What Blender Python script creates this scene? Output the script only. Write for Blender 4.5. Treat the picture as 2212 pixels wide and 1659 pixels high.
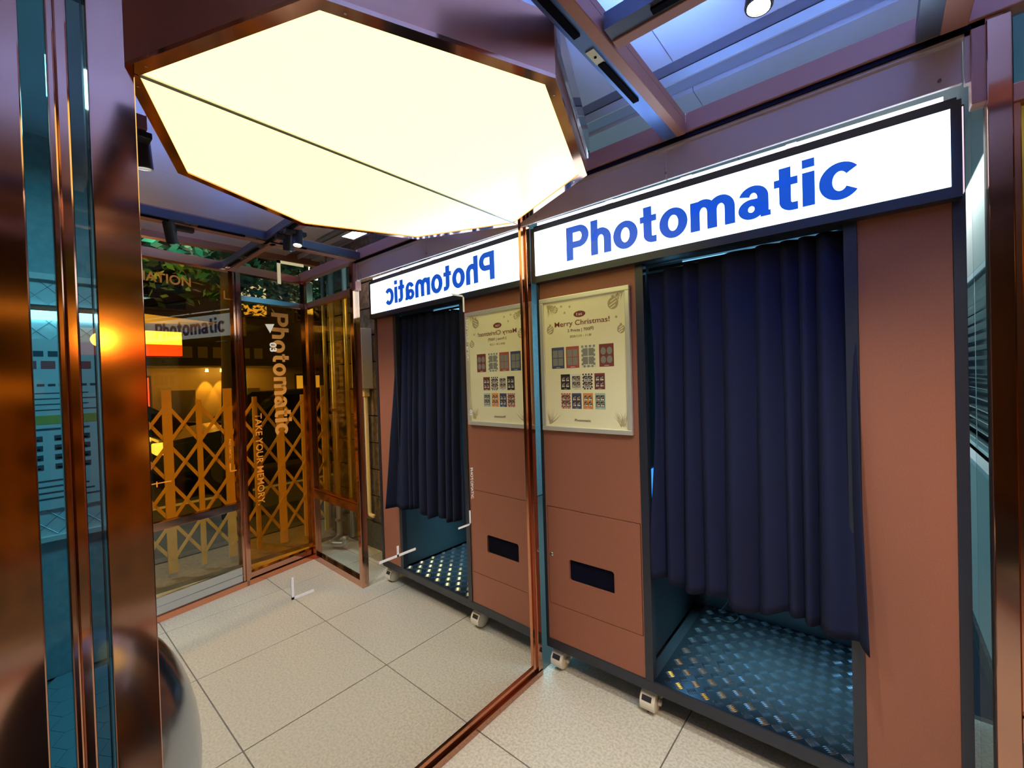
import bpy, bmesh, math, random
from mathutils import Vector, Matrix
random.seed(7)
PI = math.pi
for o in list(bpy.data.objects):
    bpy.data.objects.remove(o)
S = bpy.context.scene
COL = S.collection

# ------------------------------------------------------------------ camera
F_PX, YAW, PIT, ROL = 928.04, math.radians(40.5524), math.radians(-0.7468), math.radians(-1.7572)
CAM = Vector((1.2899, 0.0, 1.45))
fw = Vector((-math.sin(YAW), math.cos(YAW), 0)); rt = Vector((math.cos(YAW), math.sin(YAW), 0)); up = Vector((0, 0, 1))
f2 = math.cos(PIT) * fw + math.sin(PIT) * up
u2 = -math.sin(PIT) * fw + math.cos(PIT) * up
r3 = math.cos(ROL) * rt + math.sin(ROL) * u2
u3 = -math.sin(ROL) * rt + math.cos(ROL) * u2
cd = bpy.data.cameras.new('camera'); cam = bpy.data.objects.new('camera', cd); COL.objects.link(cam)
M = Matrix((r3, u3, -f2)).transposed().to_4x4(); M.translation = CAM
cam.matrix_world = M
cd.sensor_width = 36.0; cd.lens = F_PX / 2212.0 * 36.0; cd.clip_start = 0.02
S.camera = cam
# ------------------------------------------------------------------ world, exposure
w = bpy.data.worlds.new('night'); S.world = w; w.use_nodes = True
w.node_tree.nodes['Background'].inputs[0].default_value = (0.10, 0.20, 0.34, 1)
w.node_tree.nodes['Background'].inputs[1].default_value = 0.10
S.view_settings.view_transform = 'Standard'; S.view_settings.look = 'None'
S.view_settings.exposure = -0.12; S.view_settings.gamma = 1.0; S.view_settings.use_curve_mapping = False
S.cycles.max_bounces = 14; S.cycles.glossy_bounces = 7; S.cycles.diffuse_bounces = 4
S.cycles.transparent_max_bounces = 16; S.cycles.sample_clamp_indirect = 4.0
S.cycles.caustics_reflective = True


def light(name, kind, loc, power, color, rot=(0, 0, 0), size=0.1, size_y=None, spot=1.2, blend=0.6):
    l = bpy.data.lights.new(name, kind); l.energy = power; l.color = color
    if kind == 'AREA':
        l.size = size
        if size_y: l.shape = 'RECTANGLE'; l.size_y = size_y
    else:
        l.shadow_soft_size = size
    if kind == 'SPOT': l.spot_size = spot; l.spot_blend = blend
    o = bpy.data.objects.new(name, l); COL.objects.link(o); o.location = loc; o.rotation_euler = rot
    return o


# corridor fluorescent behind the mirror wall (cyan), street lamps
light('corridor_tube_light', 'AREA', (-1.0, 0.4, 2.6), 12, (0.42, 0.88, 1.0), (0, 0, 0), 0.3, 1.6)
light('corridor_tube_light_far', 'AREA', (-1.0, 2.9, 2.6), 48, (0.35, 0.8, 1.0), (0, 0, 0), 0.3, 1.6)
light('street_lamp_light', 'POINT', (4.6, -0.4, 3.6), 240, (1.0, 0.84, 0.6), size=0.2)
light('street_lamp_light_far', 'POINT', (10.0, 5.5, 4.5), 260, (1.0, 0.8, 0.55), size=0.3)
light('alley_light', 'AREA', (1.9, 1.85, 2.65), 3.5, (1.0, 0.85, 0.72), (0, 0, 0), 0.25, 0.1)
light('alley_window_light', 'AREA', (1.57, 3.3, 2.4), 12, (0.80, 0.95, 1.0), (0, 0, 0), 0.1, 1.4)

# ------------------------------------------------------------------ materials
MATS = {}


def mat(name, col, rough=0.5, metal=0.0, emit=None, estr=0.0, noise=None, bump=0.0, bscale=60.0, spec=0.5, coat=0.0, aniso=False):
    m = bpy.data.materials.new(name); m.use_nodes = True; n = m.node_tree; b = n.nodes['Principled BSDF']
    b.inputs['Base Color'].default_value = (*col, 1); b.inputs['Roughness'].default_value = rough
    b.inputs['Metallic'].default_value = metal; b.inputs['Specular IOR Level'].default_value = spec
    b.inputs['Coat Weight'].default_value = coat
    if emit: b.inputs['Emission Color'].default_value = (*emit, 1); b.inputs['Emission Strength'].default_value = estr
    if noise or bump:
        tc = n.nodes.new('ShaderNodeTexCoord'); mp = n.nodes.new('ShaderNodeMapping'); n.links.new(tc.outputs['Object'], mp.inputs[0])
        if aniso: mp.inputs['Scale'].default_value = (1, 1, 0.04)
    if noise:
        col2, sc, det = noise[:3]
        t = n.nodes.new('ShaderNodeTexNoise'); t.inputs['Scale'].default_value = sc; t.inputs['Detail'].default_value = det
        n.links.new(mp.outputs[0], t.inputs['Vector'])
        r = n.nodes.new('ShaderNodeValToRGB'); lo, hi = noise[3] if len(noise) > 3 else (0.35, 0.65)
        r.color_ramp.elements[0].position = lo; r.color_ramp.elements[1].position = hi
        r.color_ramp.elements[0].color = (*col, 1); r.color_ramp.elements[1].color = (*col2, 1)
        n.links.new(t.outputs[0], r.inputs[0]); n.links.new(r.outputs[0], b.inputs['Base Color'])
    if bump:
        t2 = n.nodes.new('ShaderNodeTexNoise'); t2.inputs['Scale'].default_value = bscale; t2.inputs['Detail'].default_value = 4
        n.links.new(mp.outputs[0], t2.inputs['Vector'])
        bp = n.nodes.new('ShaderNodeBump'); bp.inputs['Strength'].default_value = bump; bp.inputs['Distance'].default_value = 0.004
        n.links.new(t2.outputs[0], bp.inputs['Height']); n.links.new(bp.outputs[0], b.inputs['Normal'])
    MATS[name] = m
    return m


def glass(name, tint, ior=1.5, rough=0.0, gain=1.0):
    m = bpy.data.materials.new(name); m.use_nodes = True; n = m.node_tree; n.nodes.clear()
    out = n.nodes.new('ShaderNodeOutputMaterial'); mix = n.nodes.new('ShaderNodeMixShader')
    tr = n.nodes.new('ShaderNodeBsdfTransparent'); tr.inputs[0].default_value = (*[c ** 0.5 for c in tint], 1)   # a pane has two faces
    gl = n.nodes.new('ShaderNodeBsdfGlossy'); gl.inputs['Roughness'].default_value = rough
    fr = n.nodes.new('ShaderNodeFresnel'); ge = n.nodes.new('ShaderNodeNewGeometry')
    mr = n.nodes.new('ShaderNodeMapRange'); mr.inputs['To Min'].default_value = ior; mr.inputs['To Max'].default_value = 1.0 / ior   # thin pane: same reflectance from both faces
    n.links.new(ge.outputs['Backfacing'], mr.inputs['Value']); n.links.new(mr.outputs[0], fr.inputs[0])
    mu = n.nodes.new('ShaderNodeMath'); mu.operation = 'MULTIPLY'; mu.inputs[1].default_value = gain; mu.use_clamp = True
    n.links.new(fr.outputs[0], mu.inputs[0])
    n.links.new(mu.outputs[0], mix.inputs[0]); n.links.new(tr.outputs[0], mix.inputs[1]); n.links.new(gl.outputs[0], mix.inputs[2])
    n.links.new(mix.outputs[0], out.inputs[0])
    MATS[name] = m
    return m


mat('copper', (0.62, 0.25, 0.13), 0.16, 1.0, bump=0.02, bscale=3)
mat('copper_polished', (0.48, 0.25, 0.165), 0.10, 1.0, bump=0.015, bscale=2.2)
mat('copper_satin', (0.50, 0.23, 0.14), 0.33, 0.85)
mat('copper_paint', (0.42, 0.19, 0.145), 0.36, 0.2)
mat('booth_brown', (0.290, 0.104, 0.054), 0.45, 0.15, noise=((0.325, 0.120, 0.063), 260, 2), spec=0.3)
mat('fascia_brown', (0.60, 0.47, 0.46), 0.24, 0.1)
mat('black_frame', (0.016, 0.018, 0.024), 0.38)
mat('black_matte', (0.004, 0.004, 0.010), 0.8, spec=0.05)
mat('curtain_navy', (0.010, 0.0125, 0.030), 0.9, bump=0.12, bscale=500, spec=0.15)
mat('sign_white', (0.9, 0.95, 1.0), 0.4, emit=(0.62, 0.82, 1.0), estr=4.2)
mat('sign_blue', (0.012, 0.06, 0.42), 0.4, emit=(0.004, 0.085, 0.58), estr=0.9)
mat('led_white', (1, 1, 1), 0.5, emit=(0.86, 0.84, 1.0), estr=5.0)
mat('led_pink', (1, 1, 1), 0.5, emit=(0.95, 0.72, 0.88), estr=1.1)
mat('led_blue', (0.1, 0.2, 1), 0.5, emit=(0.15, 0.33, 1.0), estr=270.0)
mat('diffuser', (0.7, 0.68, 0.6), 0.22, emit=(1.0, 0.90, 0.30), estr=2.5)
mat('silver', (0.80, 0.79, 0.72), 0.33, 0.55)
mat('steel', (0.62, 0.64, 0.68), 0.22, 1.0)
mat('steel_soft', (0.42, 0.45, 0.52), 0.20, 1.0)
mat('channel_steel', (0.42, 0.45, 0.52), 0.35, 0.8)
mat('channel_dark', (0.12, 0.14, 0.20), 0.35, 0.6)
mat('channel_blue_lit', (0.14, 0.25, 0.60), 0.3, 0.6)  # blue light on the channel underside, painted into its colour
mat('treadplate', (0.24, 0.27, 0.33), 0.26, 1.0, bump=0.05, bscale=40)
mat('tread_bright', (0.72, 0.76, 0.82), 0.2, 1.0)
mat('caster_white', (0.78, 0.74, 0.64), 0.35)
mat('terrazzo', (0.68, 0.66, 0.57), 0.5, noise=((0.50, 0.475, 0.405), 95, 8, (0.40, 0.66)), bump=0.05, bscale=190)
mat('grout', (0.13, 0.12, 0.105), 0.9)
mat('ceiling_white', (0.76, 0.72, 0.74), 0.30, noise=((0.79, 0.75, 0.77), 3, 2))
mat('ceiling_gloss', (0.24, 0.24, 0.30), 0.14)
mat('ceiling_gloss_pale', (0.50, 0.50, 0.62), 0.12)
mat('wall_white', (0.62, 0.58, 0.52), 0.7, bump=0.05, bscale=60)
mat('wall_teal', (0.30, 0.42, 0.46), 0.5, noise=((0.38, 0.50, 0.54), 30, 5))
mat('wall_dark', (0.10, 0.07, 0.06), 0.5)
mat('corridor_tile', (0.22, 0.32, 0.36), 0.35)
mat('white_paint', (0.80, 0.80, 0.78), 0.4)
mat('pale_blind', (0.72, 0.78, 0.74), 0.45)
mat('stone', (0.16, 0.13, 0.105), 0.75, noise=((0.07, 0.06, 0.055), 26, 8), bump=0.5, bscale=35)
mat('stone_warm', (0.24, 0.17, 0.11), 0.75, noise=((0.11, 0.08, 0.06), 22, 8), bump=0.5, bscale=35)
mat('plinth', (0.10, 0.105, 0.11), 0.6, noise=((0.06, 0.065, 0.07), 30, 6), bump=0.15)
mat('pipe_grey', (0.55, 0.56, 0.55), 0.3, 0.7)
mat('pipe_cream', (0.80, 0.70, 0.52), 0.4)
mat('box_grey', (0.55, 0.53, 0.50), 0.45)
mat('lamp_black', (0.02, 0.021, 0.026), 0.4)
mat('lamp_face', (1, 1, 1), 0.4, emit=(1.0, 0.97, 0.85), estr=26.0)
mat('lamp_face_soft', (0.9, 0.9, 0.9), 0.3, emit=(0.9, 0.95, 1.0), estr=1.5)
mat('decal_white', (0.86, 0.86, 0.9), 0.5)
mat('vinyl_orange', (0.85, 0.30, 0.03), 0.7, spec=0.1)
mat('vinyl_tan', (0.78, 0.34, 0.06), 0.7, spec=0.1)
mat('paper', (0.96, 0.90, 0.64), 0.5)
mat('tan_print', (0.50, 0.40, 0.24), 0.6)
mat('maroon', (0.22, 0.035, 0.035), 0.6)
mat('ink_brown', (0.20, 0.09, 0.06), 0.6)
mat('card_blue', (0.06, 0.08, 0.22), 0.6)
mat('card_red', (0.45, 0.08, 0.07), 0.6)
mat('card_white', (0.82, 0.80, 0.72), 0.6)
mat('card_grey', (0.26, 0.26, 0.25), 0.6)
mat('card_black', (0.015, 0.015, 0.025), 0.6)
mat('card_orange', (0.75, 0.27, 0.05), 0.6)
mat('card_pink', (0.80, 0.45, 0.33), 0.6)
mat('card_mint', (0.42, 0.56, 0.48), 0.6)
mat('photo_dark', (0.05, 0.04, 0.05), 0.6)
mat('photo_skin', (0.62, 0.45, 0.38), 0.6)
mat('asphalt', (0.05, 0.055, 0.06), 0.8, noise=((0.08, 0.085, 0.09), 60, 5), bump=0.2)
mat('paving', (0.20, 0.17, 0.14), 0.8, noise=((0.27, 0.23, 0.19), 45, 6), bump=0.15)
mat('gate_cream', (0.62, 0.50, 0.30), 0.5)
mat('car_paint', (0.035, 0.05, 0.03), 0.18, 0.3, coat=0.6)
mat('car_paint_dark', (0.012, 0.013, 0.022), 0.18, 0.3, coat=0.6)
mat('car_glass', (0.006, 0.007, 0.008), 0.06)
mat('tyre', (0.012, 0.012, 0.012), 0.8)
mat('tail_red', (0.6, 0.02, 0.02), 0.3, emit=(1.0, 0.12, 0.05), estr=2.0)
mat('head_white', (0.9, 0.9, 0.8), 0.2, emit=(1.0, 0.9, 0.6), estr=2.0)
mat('sign_yellow', (0.95, 0.75, 0.2), 0.5, emit=(1.0, 0.95, 0.40), estr=2.2)
mat('sign_red', (0.9, 0.1, 0.06), 0.5, emit=(1.0, 0.07, 0.03), estr=1.5)
mat('sign_green', (0.3, 0.8, 0.2), 0.5, emit=(0.45, 1.0, 0.2), estr=0.5)
mat('facade', (0.30, 0.24, 0.17), 0.8, bump=0.1)
mat('facade_dark', (0.06, 0.05, 0.045), 0.8)
mat('lit_window', (0.9, 0.7, 0.35), 0.5, emit=(1.0, 0.72, 0.3), estr=0.7)
mat('dark_window', (0.01, 0.012, 0.016), 0.1)
mat('awning', (0.75, 0.66, 0.55), 0.6)
mat('bark', (0.06, 0.045, 0.03), 0.9, bump=0.4)
mat('leaf', (0.045, 0.09, 0.04), 0.55)
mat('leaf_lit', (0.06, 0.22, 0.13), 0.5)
mat('notice_paper', (0.72, 0.80, 0.82), 0.6)
mat('notice_ink', (0.07, 0.10, 0.14), 0.6)
mat('notice_red', (0.55, 0.12, 0.14), 0.6)
mat('notice_yellow', (0.50, 0.50, 0.12), 0.6)
mat('tube', (1, 1, 1), 0.4, emit=(0.45, 0.92, 1.0), estr=4.0)
mat('screen', (0.02, 0.1, 0.5), 0.3, emit=(0.04, 0.28, 1.0), estr=1.6)
mat('flash_panel', (0.6, 0.9, 1.0), 0.4, emit=(0.22, 0.62, 1.0), estr=1.8)
mat('booth_inner', (0.05, 0.075, 0.085), 0.35)
mat('rubber', (0.01, 0.01, 0.012), 0.6)
glass('glass_orange', (0.96, 0.53, 0.06), gain=0.8)
glass('glass_clear', (0.80, 0.90, 0.90), gain=0.8)
glass('glass_teal', (0.36, 0.74, 0.84), gain=0.6)
glass('glass_smoke', (0.40, 0.48, 0.52), gain=1.0)
glass('glass_poster', (0.99, 0.99, 0.98), gain=0.3)
glass('acrylic', (0.78, 0.84, 0.95), gain=2.2)
mm = bpy.data.materials.new('mirror_silver'); mm.use_nodes = True; mm.node_tree.nodes.clear()
_o = mm.node_tree.nodes.new('ShaderNodeOutputMaterial'); _g = mm.node_tree.nodes.new('ShaderNodeBsdfGlossy')
_g.inputs['Color'].default_value = (0.90, 0.91, 0.89, 1); _g.inputs['Roughness'].default_value = 0.0
mm.node_tree.links.new(_g.outputs[0], _o.inputs[0]); MATS['mirror_silver'] = mm


# ------------------------------------------------------------------ helpers
def box(bm, x0, x1, y0, y1, z0, z1, bev=0.0):
    v = [bm.verts.new((x, y, z)) for x in (x0, x1) for y in (y0, y1) for z in (z0, z1)]
    fs = [(0, 1, 3, 2), (4, 6, 7, 5), (0, 4, 5, 1), (2, 3, 7, 6), (0, 2, 6, 4), (1, 5, 7, 3)]
    faces = [bm.faces.new([v[i] for i in f]) for f in fs]
    if bev > 0:
        es = list({e for f in faces for e in f.edges})
        bmesh.ops.bevel(bm, geom=es, offset=bev, segments=2, affect='EDGES', profile=0.5)
    return bm


def B(*boxes, bev=0.0):
    bm = bmesh.new()
    for b in boxes: box(bm, *b, bev=bev)
    return bm


def tube(bm, pts, r, n=10, cap=True):
    pts = [Vector(p) for p in pts]; rings = []
    prev = None
    for i, p in enumerate(pts):
        t = (pts[min(i + 1, len(pts) - 1)] - pts[max(i - 1, 0)]).normalized()
        a = prev if prev is not None else (Vector((0, 0, 1)) if abs(t.z) < 0.9 else Vector((1, 0, 0)))
        u = (a - t * a.dot(t)).normalized(); prev = u; v = t.cross(u)
        rr = r[i] if isinstance(r, (list, tuple)) else r
        rings.append([bm.verts.new(p + rr * (math.cos(2 * PI * k / n) * u + math.sin(2 * PI * k / n) * v)) for k in range(n)])
    for a, b in zip(rings, rings[1:]):
        for k in range(n): bm.faces.new((a[k], a[(k + 1) % n], b[(k + 1) % n], b[k]))
    if cap:
        bm.faces.new(rings[0][::-1]); bm.faces.new(rings[-1])
    return bm


def arcpath(pts, rad, seg=6):
    """round the corners of a polyline"""
    pts = [Vector(p) for p in pts]; out = [pts[0]]
    for a, b, c in zip(pts, pts[1:], pts[2:]):
        d1 = (a - b).normalized(); d2 = (c - b).normalized()
        p1 = b + d1 * rad; p2 = b + d2 * rad
        for k in range(seg + 1):
            t = k / seg
            out.append((1 - t) ** 2 * p1 + 2 * t * (1 - t) * b + t * t * p2)
    out.append(pts[-1]); return out


def lathe(bm, prof, n=32, axis=(0, 0, 1), org=(0, 0, 0)):
    q = Vector((0, 0, 1)).rotation_difference(Vector(axis)); org = Vector(org); rings = []
    for r, z in prof:
        if r < 1e-6: rings.append([bm.verts.new(org + q @ Vector((0, 0, z)))])
        else: rings.append([bm.verts.new(org + q @ Vector((r * math.cos(2 * PI * k / n), r * math.sin(2 * PI * k / n), z))) for k in range(n)])
    for a, b in zip(rings, rings[1:]):
        if len(a) == 1 and len(b) == 1: continue
        if len(a) == 1:
            for k in range(n): bm.faces.new((a[0], b[(k + 1) % n], b[k]))
        elif len(b) == 1:
            for k in range(n): bm.faces.new((a[k], a[(k + 1) % n], b[0]))
        else:
            for k in range(n): bm.faces.new((a[k], a[(k + 1) % n], b[(k + 1) % n], b[k]))
    return bm


def prism(bm, poly, d, place=None):
    """poly: 2-D points (a,b); d: (c0,c1) extrusion; place(a,b,c)->xyz"""
    place = place or (lambda a, b, c: (a, b, c))
    lo = [bm.verts.new(place(a, b, d[0])) for a, b in poly]; hi = [bm.verts.new(place(a, b, d[1])) for a, b in poly]
    n = len(poly)
    bm.faces.new(lo[::-1]); bm.faces.new(hi)
    for i in range(n): bm.faces.new((lo[i], lo[(i + 1) % n], hi[(i + 1) % n], hi[i]))
    bmesh.ops.recalc_face_normals(bm, faces=bm.faces[:])
    return bm


def rrect(x0, x1, y0, y1, r, n=5):
    out = []
    for cx, cy, a0 in ((x1 - r, y1 - r, 0), (x0 + r, y1 - r, 90), (x0 + r, y0 + r, 180), (x1 - r, y0 + r, 270)):
        for k in range(n + 1):
            a = math.radians(a0 + 90 * k / n); out.append((cx + r * math.cos(a), cy + r * math.sin(a)))
    return out


def obj(name, geo, m, parent=None, smooth=False, kind=None, label=None, recalc=True):
    if isinstance(geo, bmesh.types.BMesh):
        if recalc: bmesh.ops.recalc_face_normals(geo, faces=geo.faces[:])
        me = bpy.data.meshes.new(name); geo.to_mesh(me); geo.free()
    else: me = geo
    if m and not me.materials: me.materials.append(MATS[m])
    if smooth:
        for p in me.polygons: p.use_smooth = True
    o = bpy.data.objects.new(name, me); COL.objects.link(o)
    if parent: o.parent = parent
    if kind: o['kind'] = kind
    if label: o['label'] = label
    return o


def smooth_by_angle(o, deg=35):
    me = o.data
    for p in me.polygons: p.use_smooth = True
    try: me.set_sharp_from_angle(angle=math.radians(deg))
    except Exception: pass
    return o


def thing(name, label, cat, loc=(0, 0, 0), rz=0.0, group=None, kind=None):
    o = bpy.data.objects.new(name, None); COL.objects.link(o); o.location = loc; o.rotation_euler = (0, 0, rz)
    o.empty_display_size = 0.1
    o['label'] = label; o['category'] = cat
    if group: o['group'] = group
    if kind: o['kind'] = kind
    return o


def tag(o, label, cat, group=None, kind=None):
    o['label'] = label; o['category'] = cat
    if group: o['group'] = group
    if kind: o['kind'] = kind
    return o


def struct(name, label=None, cat=None, loc=(0, 0, 0), rz=0.0):
    o = bpy.data.objects.new(name, None); COL.objects.link(o); o.location = loc; o.rotation_euler = (0, 0, rz); o.empty_display_size = 0.1
    o['kind'] = 'structure'
    if label: o['label'] = label
    if cat: o['category'] = cat
    return o


def text(name, body, m, parent, org, right, upv, width=None, height=None, bold=0.0, extrude=0.0, space=1.0, kind=None):
    """flat lettering: org = lower-left corner of its box, right / upv = directions; fits width and height"""
    c = bpy.data.curves.new('txt', 'FONT'); c.body = body; c.offset = bold; c.space_character = space; c.resolution_u = 5
    t = bpy.data.objects.new('txt', c); COL.objects.link(t)
    dg = bpy.context.evaluated_depsgraph_get(); dg.update()
    me = bpy.data.meshes.new_from_object(t.evaluated_get(dg)); bpy.data.objects.remove(t); bpy.data.curves.remove(c)
    xs = [v.co.x for v in me.vertices]; ys = [v.co.y for v in me.vertices]
    x0, x1, y0, y1 = min(xs), max(xs), min(ys), max(ys)
    sx = width / (x1 - x0) if width else None; sy = height / (y1 - y0) if height else None
    sx = sx or sy; sy = sy or sx
    R = Vector(right).normalized(); U = Vector(upv).normalized(); N = R.cross(U); O = Vector(org)
    for v in me.vertices:
        v.co = O + R * ((v.co.x - x0) * sx) + U * ((v.co.y - y0) * sy)
    if extrude > 0:
        bm = bmesh.new(); bm.from_mesh(me)
        g = bmesh.ops.extrude_face_region(bm, geom=bm.faces[:])
        for e in g['geom']:
            if isinstance(e, bmesh.types.BMVert): e.co += N * extrude
        bmesh.ops.recalc_face_normals(bm, faces=bm.faces[:]); bm.to_mesh(me); bm.free()
    me.name = name; me.materials.clear()
    return obj(name, me, m, parent, kind=kind)


def g_rect(x0, x1, y0, y1): return [[(x0, y0), (x1, y0), (x1, y1), (x0, y1)]]


def g_ring(cx, cy, RX, RY, rx, ry, a0=0, a1=360, n=40):
    k = max(6, int(n * abs(a1 - a0) / 360)); out = []
    for i in range(k):
        p, q = math.radians(a0 + (a1 - a0) * i / k), math.radians(a0 + (a1 - a0) * (i + 1) / k)
        out.append([(cx + rx * math.cos(p), cy + ry * math.sin(p)), (cx + RX * math.cos(p), cy + RY * math.sin(p)), (cx + RX * math.cos(q), cy + RY * math.sin(q)), (cx + rx * math.cos(q), cy + ry * math.sin(q))])
    return out


GL = {   # heavy grotesque letters, cap height 1
    'P': (0.79, g_rect(0, .235, 0, 1) + g_rect(.23, .45, .81, 1) + g_rect(.23, .45, .35, .54) + g_ring(.45, .675, .34, .325, .105, .135, -90, 90)),
    'h': (0.66, g_rect(0, .23, 0, 1) + g_rect(.43, .66, 0, .42) + g_ring(.33, .42, .33, .325, .10, .13, 0, 180)),
    'o': (0.74, g_ring(.37, .36, .37, .385, .135, .205)),
    't': (0.47, g_rect(.1, .33, .2, .95) + g_rect(0, .46, .55, .715) + g_ring(.36, .21, .26, .22, .03, .05, 180, 270) + g_rect(.36, .46, -.01, .16)),
    'm': (1.05, g_rect(0, .23, 0, .72) + g_rect(.41, .64, 0, .42) + g_rect(.82, 1.05, 0, .42) + g_ring(.32, .42, .32, .325, .09, .13, 0, 180) + g_ring(.73, .42, .32, .325, .09, .13, 0, 180)),
    'a': (0.68, g_rect(.41, .64, .08, .46) + g_rect(.47, .68, 0, .12) + g_ring(.325, .46, .315, .285, .085, .125, 0, 162) + g_ring(.28, .215, .28, .23, .07, .075) + g_rect(.28, .44, .315, .44)),
    'i': (0.23, g_rect(0, .23, 0, .72) + g_rect(0, .23, .82, 1.0)),
    'c': (0.69, g_ring(.37, .36, .37, .385, .135, .205, 38, 322)),
}


def heavy_word(word, m, parent, org, right, upv, width, height, depth, split=True, name='letter'):
    gap = 0.075; total = sum(GL[c][0] for c in word) + gap * (len(word) - 1); sx = width / total; sy = height
    R = Vector(right).normalized(); U = Vector(upv).normalized(); N = R.cross(U); O = Vector(org); x = 0.0
    bm = bmesh.new()
    for c in word:
        if split: bm = bmesh.new()
        for q in GL[c][1]:
            lo = [bm.verts.new(O + R * (x + a) * sx + U * b * sy) for a, b in q]; hi = [bm.verts.new(v.co + N * depth) for v in lo]
            bm.faces.new(hi); bm.faces.new(lo[::-1])
            for i in range(4): bm.faces.new((lo[i], lo[(i + 1) % 4], hi[(i + 1) % 4], hi[i]))
        x += GL[c][0] + gap
        if split: obj(name, bm, m, parent)
    if not split: obj(name, bm, m, parent)


# =================================================================== STRUCTURE
# floor of large terrazzo slabs
T = 0.655
floor = obj('floor', B((-0.02, 2.72, -1.45, 2.56, -0.03, -0.004)), 'grout'); floor['kind'] = 'structure'
floor['label'] = 'pale speckled stone slab floor of the booth corner'
slab = None
for i in range(4):
    for j in range(6):
        x0 = i * T; y0 = 1.215 - 4 * T + j * T + 0
        if slab is None:
            s = obj('slab', B((0.0025, T - 0.0025, 0.0025, T - 0.0025, -0.02, 0.0), bev=0.001), 'terrazzo', floor); slab = s.data
        else:
            s = obj('slab', slab, None, floor)
        s.location = (x0, y0, random.uniform(-0.0004, 0))
pave = obj('floor_pavement', B((2.72, 3.35, -8, 14, -0.12, -0.01)), 'paving'); pave['kind'] = 'structure'
road = obj('floor_road', B((3.35, 13.0, -12, 22, -0.2, -0.06)), 'asphalt'); road['kind'] = 'structure'
cfl = obj('floor_corridor', B((-1.95, -0.02, -2.0, 4.6, -0.05, -0.012)), 'grout'); cfl['kind'] = 'structure'
ct = None
for i in range(13):                                    # hexagonal pavers in the corridor
    for j in range(22):
        if ct is None:
            bm = bmesh.new(); prism(bm, [(0.078 * math.cos(a * PI / 3 + PI / 6), 0.078 * math.sin(a * PI / 3 + PI / 6)) for a in range(6)], (-0.012, 0.0))
            t = obj('paver', bm, 'corridor_tile', cfl); ct = t.data
        else: t = obj('paver', ct, None, cfl)
        t.location = (-1.85 + i * 0.137, -0.8 + j * 0.1185, 0)
        t.location.x += 0.0685 if j % 2 else 0
# ceiling: slabs with a recessed glossy slot running parallel to the booth
ceil = struct('ceiling', 'pale lilac ceiling with a recessed linear slot above the booth', None)
ZC = 2.75
px = [-1.95, -0.6, 0.655, 1.95, 3.22]
for a, b in zip(px, px[1:]):
    for c, d in ((-1.6, 0.4), (0.4, 1.84), (2.09, 4.6)):
        obj('ceiling_panel', B((a + 0.002, b - 0.002, c + 0.002, d - 0.002, ZC, ZC + 0.03)), 'ceiling_white', ceil)
obj('slot_back', B((-1.95, 3.22, 1.80, 1.955, ZC + 0.035, ZC + 0.05)), 'ceiling_gloss', ceil)
obj('slot_ledge', B((-1.95, 3.22, 1.965, 2.075, ZC + 0.012, ZC + 0.03)), 'ceiling_gloss_pale', ceil)
obj('slot_bead', B((-1.95, 3.22, 1.953, 1.962, ZC - 0.012, ZC + 0.03)), 'white_paint', ceil)
bl = None
for i in range(24):
    t = obj('slot_glint', B((0, 0.105, 1.845, 1.872, ZC + 0.022, ZC + 0.034)), 'ceiling_gloss_pale', ceil); t.location.x = -0.2 + i * 0.112  # pale dashes built as the sign LED's reflection in the glossy slot
cap = obj('ceiling_upper', B((-1.95, 3.22, -1.6, 4.6, ZC + 0.06, ZC + 0.12)), 'wall_dark'); cap['kind'] = 'structure'
ev = obj('trim_eave', B((3.22, 3.30, -1.6, 4.6, ZC - 0.05, ZC + 0.14)), 'copper_satin'); ev['kind'] = 'structure'
acc = struct('trim_grille', 'ceiling access panel of two blue-grey squares', None)
for k in range(2):
    obj('grille_frame', B((2.08 + k * 0.215, 2.08 + k * 0.215 + 0.205, 1.815, 1.838 + 0.0, ZC - 0.006, ZC)), 'channel_steel', acc)
    obj('grille_panel', B((2.08 + k * 0.215, 2.08 + k * 0.215 + 0.205, 2.092, 2.25, ZC - 0.006, ZC)), 'channel_steel', acc)
# corridor walls (behind the mirror wall)
wl = obj('wall_left', B((-1.98, -1.92, -2.0, 4.6, 0, 2.76)), 'wall_teal'); wl['kind'] = 'structure'
wb = obj('wall_back', B((-1.95, 1.6, 4.55, 4.6, 0, 2.76)), 'wall_teal'); wb['kind'] = 'structure'
wf = obj('wall_front', B((-1.95, 2.2, -1.66, -1.6, 0, 2.76)), 'wall_dark'); wf['kind'] = 'structure'
wm = obj('wall_mirror_backing', B((-0.10, -0.05, 0.13, 1.66, 0.0, 2.34)), 'wall_dark'); wm['kind'] = 'structure'
# wall that carries the blind window, and the stone return behind the side panel
wr = struct('wall_right', 'stone block wall end with plastered side beyond the side panel', None)
obj('plaster', B((1.66, 1.75, 2.30, 4.55, 0, 1.0), (1.66, 1.75, 2.30, 4.55, 1.92, 2.75), (1.66, 1.75, 2.12, 2.36, 0, 2.75)), 'wall_white', wr)
obj('skirting', B((1.645, 1.66, 2.12, 4.55, 0, 0.10)), 'plinth', wr)
obj('plinth', B((1.67, 2.85, 2.035, 2.12, 0, 0.22)), 'plinth', wr)
row = 0; z = 0.22
while z < 2.7:
    h = 0.235; x = 1.66 - (0.2 if row % 2 else 0); k = 0
    while x < 2.85:
        wd = random.uniform(0.33, 0.45)
        a, b = max(x, 1.66), min(x + wd, 2.85)
        if b - a > 0.04:
            obj('stone_block', B((a + 0.004, b - 0.004, 2.06 - random.uniform(0, 0.008), 2.14, z + 0.004, min(z + h, 2.74) - 0.004), bev=0.005), random.choice(['stone', 'stone', 'stone_warm']), wr)
        x += wd
    z += h; row += 1
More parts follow.
